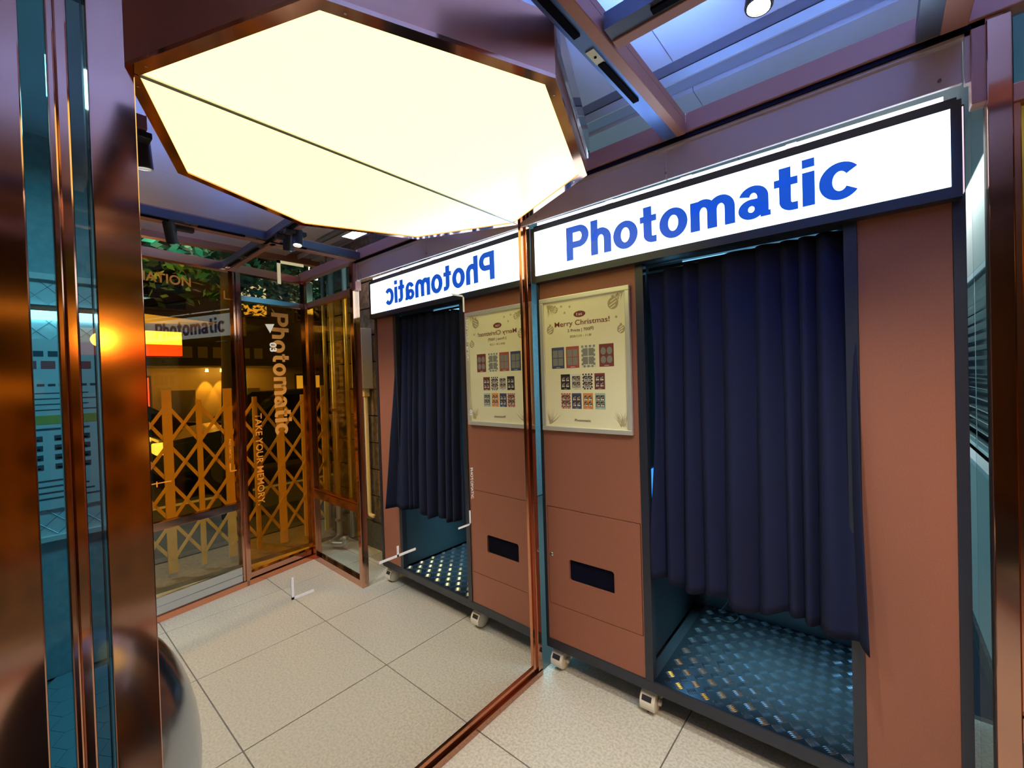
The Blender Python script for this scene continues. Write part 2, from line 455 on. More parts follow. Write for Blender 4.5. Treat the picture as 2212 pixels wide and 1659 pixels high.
# ------------------------------------------------------------------ copper framework (beams)
ZB0, ZB1 = 2.29, 2.335


def beam(n, label, a, b, wdt, side):
    """ceiling frame beam from a to b (xy); copper box with a steel channel, a black track slot and screws underneath"""
    a = Vector((*a, 0)); b = Vector((*b, 0)); d = (b - a); L = d.length
    o = struct('trim_%d' % n, label, None, (a.x, a.y, 0), math.atan2(d.y, d.x))
    obj('copper_flange', B((0, L, -wdt / 2, wdt / 2, ZB0, ZB1), bev=0.002), 'copper_paint', o)
    s = side
    y0, y1 = sorted((s * wdt / 2, s * (wdt / 2 + 0.045)))
    obj('channel', B((0, L, y0, y1, ZB0 + 0.004, ZB1)), 'channel_blue_lit' if n == 1 else 'channel_dark', o)
    x = 0.12
    while x + 0.25 < L:
        ym = (y0 + y1) / 2
        obj('track_slot', B((x, x + 0.22, ym - 0.009, ym + 0.009, ZB0 - 0.002, ZB0 + 0.006)), 'black_matte', o)
        bm = bmesh.new(); lathe(bm, [(0, ZB0 - 0.001), (0.004, ZB0 - 0.001), (0.004, ZB0 + 0.005)], 8, org=(x - 0.03, ym, 0)); obj('screw', bm, 'black_matte', o)
        obj('bracket', B((x - 0.06, x, ym - 0.012, ym + 0.012, ZB0, ZB0 + 0.006)), 'steel', o)
        x += 0.34
    obj('led_baffle', B((0, L, -wdt / 2, -wdt / 2 + 0.002, ZB1, ZB1 + 0.022), (0, L, wdt / 2 - 0.002, wdt / 2, ZB1, ZB1 + 0.022)), 'copper_paint', o)  # lips added to keep the strip's light from spreading sideways
    obj('led_strip', B((0.05, L - 0.05, -0.011, 0.011, ZB1, ZB1 + 0.006)), 'led_blue', o)
    return o


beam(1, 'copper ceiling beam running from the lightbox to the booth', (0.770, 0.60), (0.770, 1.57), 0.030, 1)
beam(2, 'copper ceiling cross beam reaching from lightbox beam to storefront', (2.26, 1.06), (0.79, 1.03), 0.032, 1)
beam(6, 'short copper cross beam beside the left end of the lightbox', (1.41, 0.30), (0.50, 0.30), 0.030, 1)
beam(3, 'copper ceiling beam carrying the track lamps over the middle', (1.445, -1.5), (1.445, 1.57), 0.05, 1)
# back beam over the fascia, storefront beam
bb = struct('trim_4', 'long copper beam above the booth fascia panel', None)
obj('copper_flange', B((0.02, 2.34, 1.575, 1.63, 2.30, 2.365), bev=0.002), 'copper_paint', bb)
obj('shadow_gap', B((0.02, 1.50, 1.585, 1.62, 2.285, 2.30)), 'black_matte', bb)
fa = struct('trim_5', 'flat mauve fascia panel filling the gap above the booth sign', None)
obj('fascia_panel', B((0.0, 0.70, 1.60, 1.612, 2.168, 2.272), bev=0.0015), 'fascia_brown', fa)
obj('fascia_panel', B((0.703, 1.462, 1.60, 1.612, 2.168, 2.272), bev=0.0015), 'fascia_brown', fa)
obj('fascia_frame', B((0.0, 1.475, 1.592, 1.612, 2.276, 2.288), (1.465, 1.475, 1.592, 1.612, 2.16, 2.288)), 'fascia_brown', fa)
for x in (0.1, 0.7, 1.42):
    bm = bmesh.new(); lathe(bm, [(0, 0), (0.004, 0), (0.004, 0.006)], 10, axis=(0, -1, 0), org=(x, 1.601, 2.19)); obj('screw', bm, 'steel', fa)
obj('post_head', B((1.475, 1.53, 1.585, 1.63, 2.10, 2.31), bev=0.002), 'copper_paint', fa)

# ------------------------------------------------------------------ storefront (seen in the mirror)
SD = Vector((0.1586, 0.9873, 0)).normalized(); SA = Vector((2.167, 0.535, 0)); SR = math.atan2(SD.y, SD.x)


def s_of_y(Y): return (Y - SA.y) / SD.y


sf = struct('window_1', 'orange glass storefront window in copper frame with clear lower pane', None, SA, SR)   # local x along the front, y towards inside
sL, sP, sD0, sC = s_of_y(-1.3), s_of_y(1.08), s_of_y(1.11), s_of_y(1.625)
obj('post', B((sP - 0.028, sP + 0.028, -0.03, 0.03, 0, 2.275), bev=0.002), 'copper_polished', sf)
obj('post', B((sP - 0.01, sP + 0.01, 0.03, 0.04, 0.0, 2.275), bev=0.001), 'copper_polished', sf)
obj('post', B((sC - 0.03, sC + 0.03, -0.03, 0.03, 0, 2.275), bev=0.002), 'copper_polished', sf)
obj('top_beam', B((sL, sC + 0.03, -0.03, 0.03, 2.275, 2.335), bev=0.002), 'copper', sf)
obj('sill', B((sL, sC, -0.035, 0.04, 0, 0.04), bev=0.002), 'copper', sf)
obj('mid_rail', B((sL, sP - 0.028, -0.022, 0.028, 0.565, 0.615), bev=0.002), 'copper_polished', sf)
obj('transom_rail', B((sP + 0.028, sC - 0.03, -0.02, 0.03, 2.075, 2.115), bev=0.002), 'steel', sf)
obj('kick_rail', B((sL, sP - 0.03, 0.006, 0.026, 0.04, 0.15), (sL, sP - 0.03, 0.026, 0.031, 0.085, 0.095), bev=0.002), 'steel', sf)
obj('upper_pane', B((sL, sP - 0.028, -0.004, 0.004, 0.615, 2.275)), 'glass_orange', sf)
obj('lower_pane', B((sL, sP - 0.028, -0.004, 0.004, 0.04, 0.565)), 'glass_clear', sf)
obj('transom_pane', B((sP + 0.028, sC - 0.03, -0.004, 0.004, 2.115, 2.275)), 'glass_clear', sf)
Rl, Ul = (1, 0, 0), (0, 0, 1)
text('lettering', 'INFORMATION', 'vinyl_orange', sf, (s_of_y(0.285), 0.006, 2.128), Rl, Ul, width=0.53, height=0.062, bold=0.02)
text('lettering', 'PHOTOMATIC', 'vinyl_orange', sf, (s_of_y(1.00), 0.006, 1.08), (0, 0, -1), Rl, width=0.14, bold=0.012)


def bracket(parent, m, pts, wd, place):
    """corner mark made of strips; pts polyline in (a,z)"""
    bm = bmesh.new()
    for (a0, z0), (a1, z1) in zip(pts, pts[1:]):
        lo = place(min(a0, a1) - wd / 2, min(z0, z1) - wd / 2); hi = place(max(a0, a1) + wd / 2, max(z0, z1) + wd / 2)
        box(bm, *[c for p in zip(lo, hi) for c in sorted(p)])
    return obj('corner_mark', bm, m, parent)


pl_sf = lambda a, zz: (a, -0.0055 if a < -9 else -0.006, zz)


def flatbox(bm, a0, a1, z0, z1, y0=0.005, y1=0.007): box(bm, a0, a1, y0, y1, z0, z1)


for cy, cz, dx, dz in ((1.005, 2.075, 1, 1), (1.0, 0.845, 1, 1)):
    bm = bmesh.new(); a = s_of_y(cy)
    flatbox(bm, a, a + dx * 0.045, cz, cz + 0.008); flatbox(bm, a, a + 0.008, cz, cz + 0.06); obj('corner_mark', bm, 'vinyl_orange', sf)
bm = bmesh.new(); a = s_of_y(0.50); flatbox(bm, a, a + 0.16, 0.855, 0.861); flatbox(bm, a + 0.08, a + 0.086, 0.835, 0.87); obj('corner_mark', bm, 'vinyl_orange', sf)
# glass door bay
dr = struct('door_1', 'orange glass door bay with vertical lettering in the storefront', None, SA, SR)
obj('door_pane', B((sP + 0.03, sC - 0.032, -0.004, 0.004, 0.06, 2.072)), 'glass_orange', dr)
obj('bottom_rail', B((sP + 0.03, sC - 0.032, -0.02, 0.024, 0.042, 0.085), bev=0.002), 'copper_polished', dr)
text('lettering', 'TAKE YOUR MEMORY.', 'vinyl_orange', dr, (s_of_y(1.185), 0.006, 1.245), (0, 0, -1), Rl, width=0.69, height=0.05, bold=0.012)
heavy_word('Photomatic', 'vinyl_tan', dr, (s_of_y(1.335), 0.0065, 2.02), (0, 0, -1), Rl, 0.96, 0.135, 0.001, False, 'lettering')
# side panel between storefront corner and booth
sp = struct('window_2', 'copper framed side panel with orange glass over clear lower pane beside the booth', None, (1.50, 1.602, 0), math.atan2(0.02, 0.82))
LS = 0.80
obj('post', B((0, 0.042, -0.025, 0.025, 0, 2.29), bev=0.002), 'copper_polished', sp)
obj('post', B((LS - 0.05, LS, -0.025, 0.025, 0, 2.29), bev=0.002), 'copper', sp)
obj('bottom_rail', B((0.042, LS - 0.05, -0.025, 0.025, 0, 0.05), bev=0.002), 'copper_polished', sp)
obj('mid_rail', B((0.042, LS - 0.05, -0.025, 0.025, 0.525, 0.585), bev=0.002), 'copper_polished', sp)
obj('mid_rail_bead', B((0.042, LS - 0.05, -0.018, 0.018, 0.585, 0.60), (0.042, 0.056, -0.018, 0.018, 0.585, 2.075), bev=0.002), 'copper', sp)
obj('transom_rail', B((0.042, LS - 0.05, -0.02, 0.02, 2.075, 2.12), bev=0.002), 'copper_satin', sp)
obj('upper_pane', B((0.05, LS - 0.05, -0.004, 0.004, 0.595, 2.075)), 'glass_orange', sp)
obj('lower_pane', B((0.042, LS - 0.05, -0.004, 0.004, 0.05, 0.525)), 'glass_clear', sp)
obj('transom_pane', B((0.042, LS - 0.05, -0.004, 0.004, 2.12, 2.29)), 'glass_teal', sp)
text('lettering', 'TAKE YOUR MEMORY.', 'card_orange', sp, (0.065, 0.006, 1.25), (0, 0, -1), (-1, 0, 0), width=0.62, height=0.025, bold=0.01)
# clear strip of glass that closes the gap between booth and side post, lit at its edge
gs = obj('window_3', B((1.476, 1.499, 1.606, 1.612, 0.02, 2.15)), 'glass_clear'); gs['kind'] = 'structure'

# ------------------------------------------------------------------ left of the mirror: copper posts and teal glass
lw = struct('window_4', 'narrow teal glass panes between copper posts left of the mirror', None)
obj('post', B((-0.045, 0.0, -0.55, 0.032, 0.0, 2.74), bev=0.003), 'copper_polished', lw)
obj('post', B((-0.03, 0.004, 0.068, 0.080, 0.0, 2.74), bev=0.003), 'copper_polished', lw)
obj('post', B((-0.034, -0.004, 0.080, 0.101, 0.0, 2.74), bev=0.004), 'copper_polished', lw)
obj('pane', B((-0.02, -0.014, 0.032, 0.068, 0.02, 2.74)), 'glass_teal', lw)
obj('pane', B((-0.02, -0.014, 0.101, 0.127, 0.02, 2.74)), 'glass_smoke', lw)
# header dark board above the mirror and to its left
hd = obj('wall_header', B((-0.10, -0.05, -1.6, 1.66, 2.345, 2.75)), 'wall_dark'); hd['kind'] = 'structure'

# =================================================================== MIRROR
mi = thing('wall_mirror', 'large copper framed wall mirror with white viewfinder marks beside the booth', 'mirror', (0, 0.92, 0))
o = -0.92
obj('mirror_glass', B((-0.02, -0.0, 0.20 + o, 1.60 + o, 0.05, 2.32)), 'mirror_silver', mi)
obj('left_frame', B((-0.05, 0.012, 0.128 + o, 0.206 + o, 0.0, 2.74), bev=0.002), 'copper_polished', mi)
obj('right_frame', B((-0.04, 0.008, 1.594 + o, 1.622 + o, 0.0, 2.33), bev=0.002), 'copper', mi)
obj('right_frame', B((-0.04, 0.018, 1.622 + o, 1.652 + o, 0.0, 2.33), bev=0.002), 'copper_polished', mi)
obj('bottom_frame', B((-0.04, 0.008, 0.206 + o, 1.594 + o, 0.028, 0.056), bev=0.002), 'copper', mi)
obj('bottom_frame', B((-0.04, 0.022, 0.206 + o, 1.652 + o, 0.0, 0.028), bev=0.002), 'copper_polished', mi)
mk = [[(0.501, 0.575, 1.797, 1.805), (0.501, 0.510, 1.738, 1.805)], [(0.507, 0.571, 0.834, 0.841), (0.507, 0.514, 0.834, 0.898)],
      [(1.15, 1.219, 0.852, 0.859), (1.212, 1.219, 0.852, 0.912)], [(1.156, 1.221, 1.789, 1.796), (1.214, 1.221, 1.728, 1.796)],
      [(0.790, 0.940, 0.838, 0.846), (0.861, 0.869, 0.838, 0.876)]]
for rects in mk:
    bm = bmesh.new()
    for a0, a1, z0, z1 in rects: box(bm, 0.0005, 0.0015, a0 + o, a1 + o, z0, z1)
    obj('corner_mark', bm, 'decal_white', mi)
DN, RY = (0, 0, -1), (0, 1, 0)
text('lettering', 'TAKE YOUR MEMORY', 'decal_white', mi, (0.001, 1.226 + o, 1.70), DN, RY, width=0.175, height=0.012, bold=0.01)
text('lettering', '02', 'decal_white', mi, (0.001, 1.233 + o, 1.325), DN, RY, width=0.024, height=0.014, bold=0.02)
text('lettering', 'PHOTOMATIC', 'decal_white', mi, (0.001, 1.226 + o, 1.085), DN, RY, width=0.128, height=0.014, bold=0.015)
text('lettering', '03', 'decal_white', mi, (0.001, 0.474 + o, 1.571), DN, RY, width=0.026, height=0.018, bold=0.03)
bm = bmesh.new(); prism(bm, [(0.464 + o, 1.621), (0.488 + o, 1.623), (0.4765 + o, 1.597)], (0.0005, 0.0015), lambda a, b, c: (c, a, b)); obj('marker_triangle', bm, 'decal_white', mi)

# =================================================================== LIGHTBOX (half octagon against the mirror)
lb = thing('octagonal_lightbox', 'glowing cream half octagon lightbox with copper sides against the mirror', 'light fixture', (0, 0.885, 2.176))
ang = [-90, -45, 0, 45, 90]
poly = lambda R, x0=0.0: [(max(R * math.cos(math.radians(a)), x0), R * math.sin(math.radians(a))) for a in ang]
RO, RI = 0.700, 0.668
bm = bmesh.new(); pi_, po = poly(RI), poly(RO)
prism(bm, [(0.003, pi_[0][1]), *pi_[1:-1], (0.003, pi_[-1][1])], (0.004, 0.012)); obj('diffuser', bm, 'diffuser', lb)
for k in range(4):
    a0, a1 = po[k], po[k + 1]; b0, b1 = pi_[k], pi_[k + 1]
    bm = bmesh.new(); prism(bm, [(a0[0] + 0.002, a0[1]), (a1[0] + 0.002, a1[1]), (b1[0] + 0.002, b1[1]), (b0[0] + 0.002, b0[1])], (0.0, 0.01)); obj('rim', bm, 'copper_polished', lb)
    q = 0.985
    bm = bmesh.new(); prism(bm, [(a0[0] + 0.002, a0[1]), (a1[0] + 0.002, a1[1]), (a1[0] * q + 0.002, a1[1] * q), (a0[0] * q + 0.002, a0[1] * q)], (0.01, 0.155)); obj('side_panel', bm, 'copper_satin', lb)
    mx, my = (a0[0] * 0.9 + a1[0] * 0.1 + b0[0] * .9 + b1[0] * .1) / 2, (a0[1] * 0.9 + a1[1] * 0.1 + b0[1] * .9 + b1[1] * .1) / 2
    bm = bmesh.new(); lathe(bm, [(0, -0.001), (0.003, -0.001), (0.003, 0.002)], 8, org=(mx, my, 0)); obj('screw', bm, 'steel', lb)
bm = bmesh.new(); prism(bm, [(0.002, po[0][1] * 0.98), *[(x * 0.98, y * 0.98) for x, y in po[1:-1]], (0.002, po[-1][1] * 0.98)], (0.145, 0.155)); obj('top_plate', bm, 'wall_dark', lb)
obj('mirror_joint', B((0.0015, 0.007, -RI, RI, 0.0, 0.006)), 'channel_steel', lb)
a0, a1 = po[2], po[3]                                  # clear acrylic guard standing proud of the end face
bm = bmesh.new(); prism(bm, [(a0[0] + 0.002, a0[1] + 0.01), (a0[0] + 0.012, a0[1] + 0.012), (a1[0] + 0.012, a1[1] + 0.004), (a1[0] + 0.004, a1[1])], (0.06, 0.15)); obj('acrylic_guard', bm, 'acrylic', lb)

# =================================================================== PHOTO BOOTH
TH = math.atan(0.021)
bo = thing('photo_booth', 'copper brown photo booth with glowing white sign box on castors', 'photo booth', (0, 1.70, 0), TH)
BW, BD, ZT = 1.478, 0.79, 2.165
# base frame and floor plate
obj('base_frame', B((0.014, BW, -0.004, 0.03, 0.118, 0.165), (0.014, BW, BD - 0.03, BD, 0.118, 0.165), (0.014, 0.05, 0.03, BD - 0.03, 0.118, 0.165), (BW - 0.035, BW, 0.03, BD - 0.03, 0.118, 0.165), (0.05, BW - 0.035, 0.03, BD - 0.03, 0.118, 0.14), bev=0.002), 'black_frame', bo)
fp = obj('floor_plate', B((0.556, 1.21, 0.006, BD - 0.03, 0.150, 0.1665)), 'treadplate', bo)
bm = bmesh.new(); P_ = 0.050
for i in range(13):
    for j in range(15):
        cx = 0.572 + (i + 0.5) * P_; cy = 0.01 + (j + 0.5) * P_
        if cx > 1.2 or cy > BD - 0.04: continue
        a = PI / 4 if (i + j) % 2 else -PI / 4
        ca, sa = math.cos(a), math.sin(a)
        for k in range(5):
            off = (k - 2) * 0.0074; L2 = 0.0185
            q = []
            for (l, ww, zz) in ((-L2, 0, 0), (0, -0.0027, 0), (L2, 0, 0), (0, 0.0027, 0)):
                q.append(bm.verts.new((cx + l * ca - (off + ww) * sa, cy + l * sa + (off + ww) * ca, 0.1665)))
            tops = []
            for l in (-L2 * 0.55, L2 * 0.55):
                tops.append(bm.verts.new((cx + l * ca - off * sa, cy + l * sa + off * ca, 0.1697)))
            bm.faces.new((q[0], q[1], tops[0])); bm.faces.new((q[0], tops[0], q[3]))
            bm.faces.new((q[1], tops[1], tops[0])); bm.faces.new((q[3], tops[0], tops[1]))
            bm.faces.new((q[1], q[2], tops[1])); bm.faces.new((q[2], q[3], tops[1]))
obj('tread_bars', bm, 'tread_bright', fp, kind='stuff')
# machine cabinet: front panel with access door
cb = obj('cabinet', B((0.03, 0.50, 0.012, BD - 0.02, 0.165, 1.905)), 'black_frame', bo)
obj('front_panel', B((0.030, 0.522, 0.0, 0.012, 0.165, 0.341), (0.030, 0.522, 0.0, 0.012, 0.821, 1.908), (0.030, 0.0375, 0, 0.012, 0.341, 0.821), (0.5155, 0.522, 0, 0.012, 0.341, 0.821)), 'booth_brown', bo)
bm = bmesh.new()                                       # door leaf with a round-cornered slot
hole = rrect(0.156, 0.388, 0.481, 0.582, 0.013, 5); corn = [(0.5125, 0.8180), (0.0405, 0.8180), (0.0405, 0.3440), (0.5125, 0.3440)]
lay = []
for yy in (-0.0008, 0.011):
    hv = [bm.verts.new((a, yy, b)) for a, b in hole]; cv = [bm.verts.new((a, yy, b)) for a, b in corn]; lay.append((hv, cv))
    for c in range(4):
        for k in range(5): bm.faces.new((cv[c], hv[c * 6 + k], hv[c * 6 + k + 1]))
        bm.faces.new((cv[c], hv[c * 6 + 5], hv[(c * 6 + 6) % 24], cv[(c + 1) % 4]))
for k in range(24): bm.faces.new((lay[0][0][k], lay[0][0][(k + 1) % 24], lay[1][0][(k + 1) % 24], lay[1][0][k]))
for k in range(4): bm.faces.new((lay[0][1][k], lay[0][1][(k + 1) % 4], lay[1][1][(k + 1) % 4], lay[1][1][k]))
ad = obj('access_door', bm, 'booth_brown', bo)
obj('print_slot', B((0.158, 0.386, 0.0098, 0.0116, 0.483, 0.580)), 'black_matte', ad)
bm = bmesh.new(); lathe(bm, [(0, 0.004), (0.007, 0.004), (0.0095, 0.002), (0.0105, 0.0), (0.0105, -0.004)], 20, axis=(0, -1, 0), org=(0.058, -0.002, 0.585)); lk = obj('lock', bm, 'steel', ad, smooth=True)
# front uprights
obj('left_edge', B((0.014, 0.030, -0.004, BD, 0.165, ZT), bev=0.001), 'black_frame', bo)
obj('upright', B((0.522, 0.556, -0.006, 0.03, 0.165, 1.905), bev=0.001), 'black_frame', bo)
obj('upright', B((1.210, 1.243, -0.006, 0.03, 0.165, 1.905), bev=0.001), 'black_frame', bo)
obj('right_edge', B((1.452, BW, -0.006, BD, 0.165, ZT), bev=0.001), 'black_frame', bo)
obj('end_panel', B((1.243, 1.452, 0.0, 0.012, 0.165, 1.908), bev=0.001), 'booth_brown', bo)
obj('back_wall', B((0.50, 1.452, BD - 0.03, BD - 0.012, 0.165, 1.95)), 'booth_inner', bo)
obj('end_lining', B((1.243, 1.25, 0.012, BD - 0.03, 0.165, 1.905)), 'booth_inner', bo)
obj('roof', B((0.014, BW, 0.06, BD, 1.96, 1.985)), 'black_frame', bo)
obj('inner_screen', B((0.50, 0.506, 0.05, 0.33, 0.78, 1.02)), 'screen', bo)
obj('flash_panel', B((0.50, 0.510, 0.36, 0.66, 0.55, 1.75)), 'flash_panel', bo)
obj('ceiling_led', B((0.62, 1.18, 0.30, 0.34, 1.935, 1.96)), 'flash_panel', bo)
bl_ = light('booth_led_light', 'AREA', (0.92, 1.70 + 0.34, 1.93), 8.0, (0.38, 0.86, 1.0), (0.03, 0, TH), 0.55, 0.04); bl_.data.spread = math.radians(24)
bm = bmesh.new(); lathe(bm, [(0, 0.006), (0.008, 0.004), (0.010, 0.0), (0.010, -0.003)], 16, axis=(1, 0, 0), org=(0.503, 0.06, 0.49)); obj('inner_lock', bm, 'steel', bo, smooth=True)
# sign box
sb = obj('sign_box', B((0.018, 1.468, -0.045, 0.055, 1.905, 1.936), (0.018, 1.468, -0.045, 0.055, 2.147, 2.166), (0.018, 0.042, -0.045, 0.055, 1.936, 2.147), (1.446, 1.468, -0.045, 0.055, 1.936, 2.147), (0.042, 1.446, 0.0, 0.055, 1.936, 2.147)), 'black_frame', bo)
obj('sign_face', B((0.042, 1.446, -0.046, -0.01, 1.937, 2.146)), 'sign_white', sb)
heavy_word('Photomatic', 'sign_blue', sb, (0.222, -0.0475, 1.972), (1, 0, 0), (0, 0, 1), 1.03, 0.148, 0.003)
x = 0.05
for L_, kind in ((0.36, 1), (0.035, 0), (0.28, 1), (0.04, 0), (0.30, 1), (0.03, 0), (0.34, 1)):
    if kind: obj('top_led', B((x, x + L_, -0.030, -0.012, 2.178, 2.192)), 'led_white', sb)
    else: obj('led_clip', B((x, x + L_, -0.032, -0.010, 2.176, 2.194)), 'led_pink', sb)
    x += L_
obj('led_rail', B((0.03, 1.46, -0.034, 0.0, 2.166, 2.178)), 'black_frame', sb)
obj('end_led', B((0.0125, 0.0175, -0.030, 0.045, 1.92, 2.15)), 'led_pink', sb)
obj('end_led', B((1.469, 1.473, -0.030, 0.045, 1.92, 2.15)), 'led_pink', sb)
# casters
def caster(x, y):
    c = obj('caster', B((x - 0.022, x + 0.022, y - 0.022, y + 0.022, 0.108, 0.119)), 'steel', bo)
    for s in (-1, 1):
        bm = bmesh.new()
        lathe(bm, [(0, 0), (0.036, 0), (0.042, 0.004), (0.044, 0.010), (0.044, 0.018), (0.038, 0.024), (0, 0.026)], 24, axis=(s, 0, 0), org=(x + s * 0.004, y + 0.008, 0.044))
        obj('wheel', bm, 'caster_white', c, smooth=True)
    bm = bmesh.new(); tube(bm, [(x, y + 0.008, 0.044), (x, y + 0.004, 0.075), (x, y, 0.11)], [0.008, 0.011, 0.009], 10); obj('fork', bm, 'caster_white', c, smooth=True)
    def arc(r, a0, a1, n=14): return [(y + 0.008 + r * math.cos(math.radians(a0 + (a1 - a0) * k / n)), 0.046 + r * math.sin(math.radians(a0 + (a1 - a0) * k / n))) for k in range(n + 1)]
    bm = bmesh.new(); prism(bm, arc(0.051, -15, 205) + arc(0.0455, 205, -15), (x - 0.032, x + 0.032), lambda a, b, cc: (cc, a, b)); obj('hood', bm, 'caster_white', c)
    bm = bmesh.new(); prism(bm, arc(0.0516, 138, 162, 4) + arc(0.049, 162, 138, 4), (x - 0.024, x + 0.018), lambda a, b, cc: (cc, a, b)); obj('hood_slot', bm, 'rubber', c)
    bm = bmesh.new(); lathe(bm, [(0, 0.014), (0.012, 0.012), (0.014, 0), (0, 0)], 16, axis=(1, 0, 0), org=(x + 0.032, y + 0.008, 0.046)); obj('axle_cap', bm, 'caster_white', c, smooth=True)
    obj('axle_gap', B((x - 0.0035, x + 0.0035, y - 0.030, y + 0.044, 0.012, 0.08)), 'rubber', c)


for cx in (0.062, 0.520, 1.435):
    caster(cx, 0.045)
for cx in (0.062, 1.435):
    caster(cx, BD - 0.06)

# curtain
cu = thing('booth_curtain', 'dark navy pleated curtain hanging in the photo booth doorway', 'curtain', (0.56, 1.70, 0), TH)
bm = bmesh.new(); NX, NZ = 260, 40
X0, X1 = 0.0, 0.675; grid = []
edges_ = [-0.03, 0.062, 0.140, 0.197, 0.285, 0.398, 0.474, 0.527, 0.577, 0.648, 0.74]
amps_ = [0.7, 1.0, 0.75, 0.7, 1.1, 0.8, 0.8, 0.9, 1.15, 1.0]


def fold_y(x, t):
    """each pleat swells quickly at its left edge and falls back gently to the right"""
    for k in range(len(edges_) - 1):
        sh = 0.010 * math.sin(k * 2.1 + 1) * t
        e0, e1 = edges_[k] + sh, edges_[k + 1] + 0.010 * math.sin((k + 1) * 2.1 + 1) * t
        if e0 <= x < e1:
            q = (x - e0) / (e1 - e0)
            return -amps_[k] * math.sin(PI * q ** 0.62) ** 1.25
    return 0.0


for j in range(NZ + 1):
    t = j / NZ                                          # 0 top, 1 hem
    r_ = []
    for i in range(NX + 1):
        u = i / NX; x = X0 + (X1 - X0) * u
        amp = 0.026 + 0.022 * min(1, t * 1.6)
        y = 0.064 + amp * fold_y(x, t) + 0.002 * math.sin(x * 40 + 5 * t)
        y -= 0.028 * t
        e = max(0.0, (u - 0.86) / 0.14)                 # the free edge swings out of the doorway
        y -= 0.085 * e * e * t ** 1.5
        xx = x * (1 - 0.0 * t) + 0.02 * e * t ** 2
        if u < 0.06: xx += 0.035 * (1 - u / 0.06) * math.sin(min(1, t * 1.2) * PI) * 0.8
        hem = 0.602 + 0.012 * math.sin(x * 30) - 0.02 * math.exp(-((x - 0.33) / 0.12) ** 2) - 0.018 * e
        z = 1.897 - 0.030 * max(0.0, 1 - u / 0.6) * (1 - t) + (hem - 1.897) * t
        r_.append(bm.verts.new((xx, y, z)))
    grid.append(r_)
for a, b in zip(grid, grid[1:]):
    for i in range(NX): bm.faces.new((a[i], a[i + 1], b[i + 1], b[i]))
co = obj('cloth', bm, 'curtain_navy', cu, smooth=True, recalc=False)
md = co.modifiers.new('thick', 'SOLIDIFY'); md.thickness = 0.0025
bm = bmesh.new(); tube(bm, [(-0.003, 0.072, 1.890), (0.648, 0.072, 1.890)], 0.007, 10); obj('curtain_rod', bm, 'black_frame', cu, smooth=True)
# loose cable on the booth floor
bm = bmesh.new(); pts = [(0.60 + 0.0, 2.33, 0.171)]
for k in range(22):
    a = -2.2 + k / 21 * 5.6; pts.append((0.675 + 0.042 * math.cos(a), 2.40 + 0.055 * math.sin(a), 0.171 + 0.0008 * k))
pts.append((0.70, 2.46, 0.30))
tube(bm, pts, 0.0028, 6); ca = obj('loose_cable', bm, 'rubber', smooth=True); tag(ca, 'loop of thin black cable lying on the booth tread plate', 'cable')

# poster
PW, PH = 0.4624, 0.634
po_ = thing('framed_poster', 'silver framed cream Merry Christmas price poster on the booth front', 'poster', (0.0365, 1.70 + 0.0008, 1.194), TH)
for a in (('frame_rail', (0, PW, -0.018, -0.002, 0, 0.022)), ('frame_rail', (0, PW, -0.018, -0.002, PH - 0.022, PH)), ('frame_rail', (0, 0.022, -0.0181, -0.002, 0.022, PH - 0.022)), ('frame_rail', (PW - 0.022, PW, -0.0181, -0.002, 0.022, PH - 0.022))):
    obj(a[0], B(a[1], bev=0.003), 'silver', po_)
pp = obj('poster_sheet', B((0.015, PW - 0.015, -0.007, -0.0025, 0.015, PH - 0.015)), 'paper', po_)
obj('cover_sheet', B((0.02, PW - 0.02, -0.0125, -0.0118, 0.02, PH - 0.02)), 'glass_poster', po_)
YP = -0.0072


def pu(u): return 0.0 + u * PW
def pv(v): return PH * (1 - v)


def flat(poly_, m, name, d=0.0):
    bm = bmesh.new(); vs = [bm.verts.new((a, YP - d, b)) for a, b in poly_]; bm.faces.new(vs)
    return obj(name, bm, m, pp)


def ell(u, v, ru, rv, n=24): return [(pu(u) + ru * math.cos(2 * PI * k / n), pv(v) + rv * math.sin(2 * PI * k / n)) for k in range(n)]
def rec(u, v, wu, hv): return [(pu(u) - wu / 2, pv(v) - hv / 2), (pu(u) + wu / 2, pv(v) - hv / 2), (pu(u) + wu / 2, pv(v) + hv / 2), (pu(u) - wu / 2, pv(v) + hv / 2)]
def ptext(body, m, u, v, wd, h, bold=0.0): return text('print', body, m, pp, (pu(u) - wd / 2, YP - 0.0008, pv(v) - h / 2), (1, 0, 0), (0, 0, 1), width=wd, height=h, bold=bold)


flat(ell(0.47, 0.147, 0.031, 0.0145), 'maroon', 'print', 0.0002)
ptext('1st', 'card_white', 0.47, 0.147, 0.030, 0.013, 0.012)
ptext('Merry Christmas!', 'maroon', 0.485, 0.212, 0.285, 0.031, 0.007)
ptext('2 Prints | 700円', 'ink_brown', 0.475, 0.262, 0.135, 0.019, 0.01)
ptext('2024.11.01 - 11.30', 'ink_brown', 0.475, 0.303, 0.112, 0.010, 0.005)
ptext('Photomatic', 'ink_brown', 0.475, 0.915, 0.084, 0.012, 0.02)


def ornament(u, v, r):
    flat(ell(u, v, r, r * 1.05), 'tan_print', 'print', 0.0002)
    flat(rec(u, v - (r * 1.2) / PH, r * 0.5, r * 0.35), 'tan_print', 'print', 0.0002)
    for k in (-1, 0, 1):
        c, s = math.cos(0.5), math.sin(0.5); cx, cy = pu(u), pv(v) + k * r * 0.55; hw = r * 0.75 * (1 - 0.3 * abs(k))
        flat([(cx - hw * c + .002 * s, cy - hw * s - .002 * c), (cx + hw * c + .002 * s, cy + hw * s - .002 * c), (cx + hw * c - .002 * s, cy + hw * s + .002 * c), (cx - hw * c - .002 * s, cy - hw * s + .002 * c)], 'paper', 'print', 0.0004)


